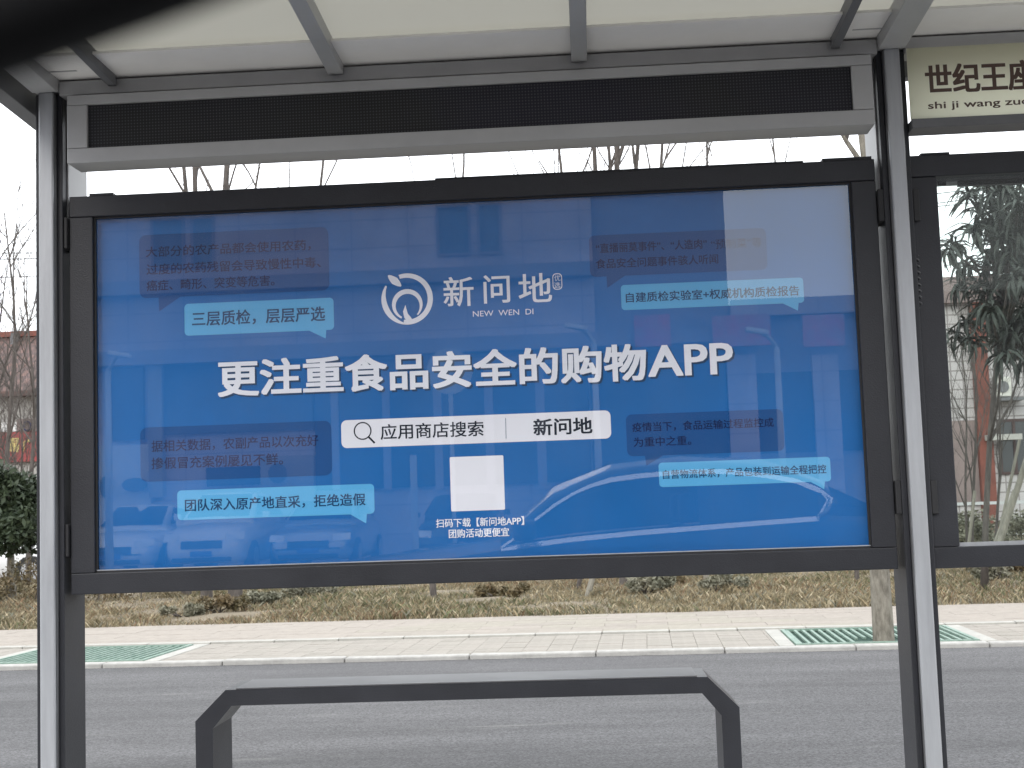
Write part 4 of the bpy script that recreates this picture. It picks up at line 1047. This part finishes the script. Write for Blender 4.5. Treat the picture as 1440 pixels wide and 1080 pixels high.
def rrect(x0, x1, z0, z1, r, n_=5):
    out = []
    for cx, cz2, a0 in ((x1-r, z1-r, 0), (x0+r, z1-r, 90), (x0+r, z0+r, 180), (x1-r, z0+r, 270)):
        out += [(cx+r*math.cos(math.radians(a0+90*i/n_)), cz2+r*math.sin(math.radians(a0+90*i/n_))) for i in range(n_+1)]
    return out
def bubble(tl, tr, bl, br, tail, mt_, k, nm, r=8):
    A, B, Cc, D = P(*tl), P(*tr), P(*bl), P(*br)
    x0 = (A[0]+Cc[0])/2; x1 = (B[0]+D[0])/2; z1 = (A[1]+B[1])/2; z0 = (Cc[1]+D[1])/2
    o = flat(rrect(x0, x1, z0, z1, r/F_PX*PY), mt_, k, nm)
    if tail:
        q = [P(*p) for p in tail]; q[0] = (q[0][0], z0); q[2] = (q[2][0], z0)
        MB().add([(x, lay(k), z) for x, z in q], [(0, 1, 2)]).build('bubble_tail', mt_, PO)
    return o
T = lambda s_, a, b, h, m_, k=2, bold=.0, **kw: text(s_, a, b, h, m_, PO, lay(k), bold, **kw)
# four grey-blue complaint bubbles and four pale answers
bubble((196, 329), (462.5, 321), (196, 419), (462.5, 409), ((223, 419), (224, 438), (254, 418)), M['navy_print'], 1, 'dark_bubble', 10)
T('大部分的农产品都会使用农药，', (205, 354), (437, 345), 16, M['ink2'], 2, .012)
T('过度的农药残留会导致慢性中毒、', (206, 378.5), (451, 369), 16, M['ink2'], 2, .012)
T('癌症、畸形、突变等危害。', (206, 402), (386, 394), 16, M['ink2'], 2, .012)
bubble((259, 428), (469, 418), (260, 472), (470, 464), ((435, 466), (458, 476), (459, 464)), M['cyan_print'], 1, 'pale_bubble', 6)
T('三层质检，层层严选', (270, 449), (457, 441), 22, M['ink'], 2, .016)
bubble((829, 331), (1078, 321), (829, 390), (1078, 379), ((853, 389), (854, 405), (879, 388)), M['navy_print'], 1, 'dark_bubble', 8)
T('“直播丽莫事件”、“人造肉”', (838, 349), (994, 343), 14, M['ink2'], 2, .012)
T('“预制菜”等', (1000, 343), (1071, 341), 14, M['ink2'], 2, .0)
T('食品安全问题事件骇人听闻', (838, 371), (1010, 364), 14, M['ink2'], 2, .012)
bubble((873, 402), (1130, 389), (874, 438), (1130, 424), ((1101, 427), (1122, 437), (1123, 425)), M['cyan_print'], 1.3, 'pale_bubble', 5)
T('自建质检实验室+权威机构质检报告', (880, 419), (1124, 408), 14.5, M['ink'], 2.2, .014)
bubble((197, 601), (466, 592), (198, 678), (467, 668), None, M['navy_print'], 1, 'dark_bubble', 10)
T('据相关数据，农副产品以次充好', (213, 627), (448, 620), 17, M['ink2'], 2, .012)
T('掺假冒充案例屡见不鲜。', (213, 652), (398, 645), 17, M['ink2'], 2, .012)
bubble((249, 690), (526, 680), (250, 732), (527, 722), ((493, 724), (515, 736), (516, 722)), M['cyan_print'], 1.3, 'pale_bubble', 6)
T('团队深入原产地直采，拒绝造假', (260, 711), (514, 702), 18, M['ink'], 2.2, .016)
bubble((881, 583), (1102, 575), (881, 642), (1102, 634), ((907, 641), (909, 655), (933, 640)), M['navy_print'], 1, 'dark_bubble', 8)
T('疫情当下，食品运输过程监控成', (889, 601), (1088, 594), 13.5, M['ink2'], 2, .012)
T('为重中之重。', (891, 622), (972, 619), 13.5, M['ink2'], 2, .012)
bubble((926, 650), (1168, 643), (927, 685), (1168, 677), ((1140, 679), (1159, 688), (1160, 677)), M['cyan_print'], 1.3, 'pale_bubble', 5)
T('自营物流体系，产品包装到运输全程把控', (932, 667), (1162, 660), 13, M['ink'], 2.2, .012)
# headline with its printed shadow
for m_, k, dx, dz in ((M['shadow_print'], 1.2, .0058, -.0062), (M['white_print'], 2.2, 0, 0)):
    T('更注重食品安全的购物', (306, 533), (909, 508), 54, m_, k, .030, dx=dx, dz=dz)
    T('APP', (911, 508), (1031, 503.5), 45, m_, k, .030, dx=dx, dz=dz)
# search bar
bubble((480, 591), (859, 577), (480, 631), (859, 616), None, M['cream_print'], 1.2, 'search_bar', 8)
T('应用商店搜索', (535, 607), (680, 603), 22, M['blackink'], 2, .012)
T('新问地', (750, 601), (833, 598), 24, M['blackink'], 2, .026)
c = P(510, 606); r0 = 11/F_PX*PY; k_ = 28
MB().add([(c[0]+r*math.cos(2*math.pi*i/k_), lay(2), c[1]+r*math.sin(2*math.pi*i/k_)) for r in (r0, r0*1.16) for i in range(k_)], [(i, (i+1) % k_, (i+1) % k_+k_, i+k_) for i in range(k_)]).build('magnifier_icon', M['blackink'], PO)
def bar2(a, b, w, mt_, k, nm):
    A, B = Vector(P(*a)), Vector(P(*b)); n2 = Vector((-(B-A).y, (B-A).x)).normalized()*w/2
    return MB().add([(q.x, lay(k), q.y) for q in (A-n2, B-n2, B+n2, A+n2)], [(0, 1, 2, 3)]).build(nm, mt_, PO)
bar2((518, 614), (527, 623), .006, M['blackink'], 2, 'magnifier_icon')
bar2((711, 588), (711.8, 617), .0015, M['ink'], 2, 'divider_line')
# blank card where the scan code was
a, b, c2, d2 = P(632, 643), P(707.5, 640), P(710.5, 716), P(635, 720)
flat(rrect((a[0]+d2[0])/2, (b[0]+c2[0])/2, (c2[1]+d2[1])/2, (a[1]+b[1])/2, .004), M['cream_print'], 1.2, 'blank_card')
T('扫码下载【新问地APP】', (613, 736), (737, 732), 12.5, M['white_print'], 2, .016)
T('团购活动更便宜', (631, 751), (716, 747.5), 12.5, M['white_print'], 2, .016)
# brand mark
def spiral(a0, a1, ro, w0, wm, w1, cx, cy2, n_=40, sq=1, nm='logo'):
    """ring arc from angle a0 to a1 (deg, picture sense), width tapering"""
    mb = MB(); cpt = P(cx, cy2); s_ = PY/F_PX
    for i in range(n_+1):
        f = i/n_; a = math.radians(a0+(a1-a0)*f); w = (w0+(wm-w0)*math.sin(min(1, f*2)*math.pi/2)) if f < .5 else (w1+(wm-w1)*math.sin(min(1, (1-f)*2)*math.pi/2))
        for r in (ro, ro-w): mb.v.append((cpt[0]+r*s_*math.cos(a), lay(2), cpt[1]+r*s_*math.sin(a)))
    mb.f = [(2*i, 2*i+1, 2*i+3, 2*i+2) for i in range(n_)]
    return mb.build(nm, M['white_print'], PO)
spiral(146, 262, 37, 2.5, 8, 2.5, 572.6, 420.5)
spiral(108, -100, 37, 6, 7.5, 7, 572.6, 420.5)
# the tail curling inwards
mb = MB(); s_ = PY/F_PX
outer = [(574, 454.6), (568.5, 446.5), (566.8, 438), (570.2, 428.8), (571.5, 434), (573.5, 441), (578, 446.3), (580, 450)]
flat([P(*p) for p in outer], M['white_print'], 2.02, 'logo')
spiral(246, -48, 22, 2.5, 7, 2, 572.8, 428)
cpt = P(555, 395); a_ = math.radians(-42)
leaf = []
for i in range(16):
    t_ = i/16*2*math.pi; u = 12.5*math.cos(t_); v = 5.6*math.sin(t_)*(1-.35*abs(math.cos(t_)))
    leaf.append((cpt[0]+s_*(u*math.cos(a_)-v*math.sin(a_)), cpt[1]+s_*(u*math.sin(a_)+v*math.cos(a_))))
flat(leaf, M['white_print'], 2.04, 'logo')
T('新', (623.5, 411), (666, 409), 43, M['white_print'], 2, .012)
T('问', (680, 407.5), (717, 405.5), 41, M['white_print'], 2, .014)
T('地', (729, 406), (776, 403.5), 42, M['white_print'], 2, .012)
T('NEW  WEN  DI', (665, 442), (750, 437.5), 8, M['white_print'], 2, .0)
o_ = rrect(P(777, 395)[0], P(790.5, 395)[0], P(784, 407.5)[1], P(784, 384.5)[1], .012, 5); i_ = [(x*.0+((x-P(783.7, 396)[0])*.84+P(783.7, 396)[0]), (z-P(783.7, 396)[1])*.9+P(783.7, 396)[1]) for x, z in o_]
nn = len(o_); MB().add([(x, lay(2), z) for x, z in o_+i_], [(i, (i+1) % nn, (i+1) % nn+nn, i+nn) for i in range(nn)]).build('seal_outline', M['white_print'], PO)
T('优', (779.5, 391), (788, 391), 8.5, M['white_print'], 2, .0, name='seal_lettering'); T('选', (779.5, 401), (788, 401), 8.5, M['white_print'], 2, .0, name='seal_lettering')

# ------------------------------------------------------------------ empty lightbox at the right
A2 = thing('empty_lightbox', 'dark framed lightbox with clear glass and no advert, cut by the right edge', 'lightbox', (2.3, 4.33, 1.05))
q0 = at(1290, 500, YA).x; qi = at(1333, 500, YA).x
r_t, r_b = at(1300, 218, YA).z, at(1310, 800, YA).z; ri_t, ri_b = at(1330, 247, YA).z, at(1340, 769, YA).z
frame4(A2, q0, PX[2]-.064, r_b, r_t, qi, PX[2]-.14, ri_b, ri_t)
MB().box(q0+.05, q0+.14, 4.29, 4.40, r_t+.0005, r_t+.008).build('top_cover', M['dark'], A2, bevel=.001)
MB().box(qi-.01, PX[2]-.13, GLASS_Y, GLASS_Y+.005, ri_b-.01, ri_t+.01).build('glass', M['glass2'], A2)
MB().box(qi-.01, PX[2]-.13, 4.395, 4.40, ri_b-.01, ri_t+.01).build('rear_glass', M['glass2'], A2)
zz = at(1330, 264, 4.39).z
MB().box(qi+.09, PX[2]-.15, 4.37, 4.39, zz, ri_t+.02).build('lamp_rail', M['black'], A2)
MB().box(qi+.002, qi+.088, 4.372, 4.388, zz+.004, ri_t+.02).build('lamp_bracket', M['alu_box'], A2)
MB().box(qi+.025, qi+.05, 4.366, 4.371, zz+.003, ri_t+.02).build('lamp_clip', M['dark'], A2)
MB().box(qi-.005, PX[2]-.13, 4.30, 4.303, ri_b, ri_b+.012).build('sill_bead', M['alu'], A2)

# ------------------------------------------------------------------ bench
BN = thing('bench', 'low charcoal metal bench with cut corners in front of the advert', 'bench', (-.4, 4.1, .13))
Yb = 4.00; B_ = lambda x, y: (at(x, y, Yb).x, at(x, y, Yb).z)
zt_b = B_(660, 961)[1]; th = 22/F_PX*Yb
xo0, xo1 = B_(275, 1040)[0], B_(1042, 1040)[0]; xc0, xc1 = B_(317, 973)[0], B_(995, 952)[0]; zc = B_(275, 1016)[1]
zc2 = (zc+B_(1040, 993)[1])/2; lw = .052
outer = [(xo0, .13), (xo0, zc2), (xc0, zt_b), (xc1, zt_b), (xo1, zc2), (xo1, .13)]
inner = [(xo0+lw, .13), (xo0+lw, zc2-.022), (xc0+.018, zt_b-th), (xc1-.018, zt_b-th), (xo1-lw, zc2-.022), (xo1-lw, .13)]
for i, nm in ((0, 'leg'), (1, 'corner_piece'), (2, 'seat'), (3, 'corner_piece'), (4, 'leg')):
    poly = [inner[i], inner[i+1], outer[i+1], outer[i]]
    MB().prism_y(poly, Yb, Yb+.21).build(nm, M['dark'], BN, fix=True)
MB().box(xc0+.03, xc1-.03, Yb+.004, Yb+.206, zt_b+.0008, zt_b+.004).build('seat_top_sheen', mat('bench_sky_sheen', (.105, .105, .11), .5, 0, .4, var=.12, scale=5), BN)  # paler sheet on the seat: sheen of the sky put into the colour
for x in (xo0+lw/2, xo1-lw/2): MB().box(x-.06, x+.06, Yb-.02, Yb+.23, .13, .138).build('foot_plate', M['dark'], BN)
print('objects', len(bpy.data.objects))
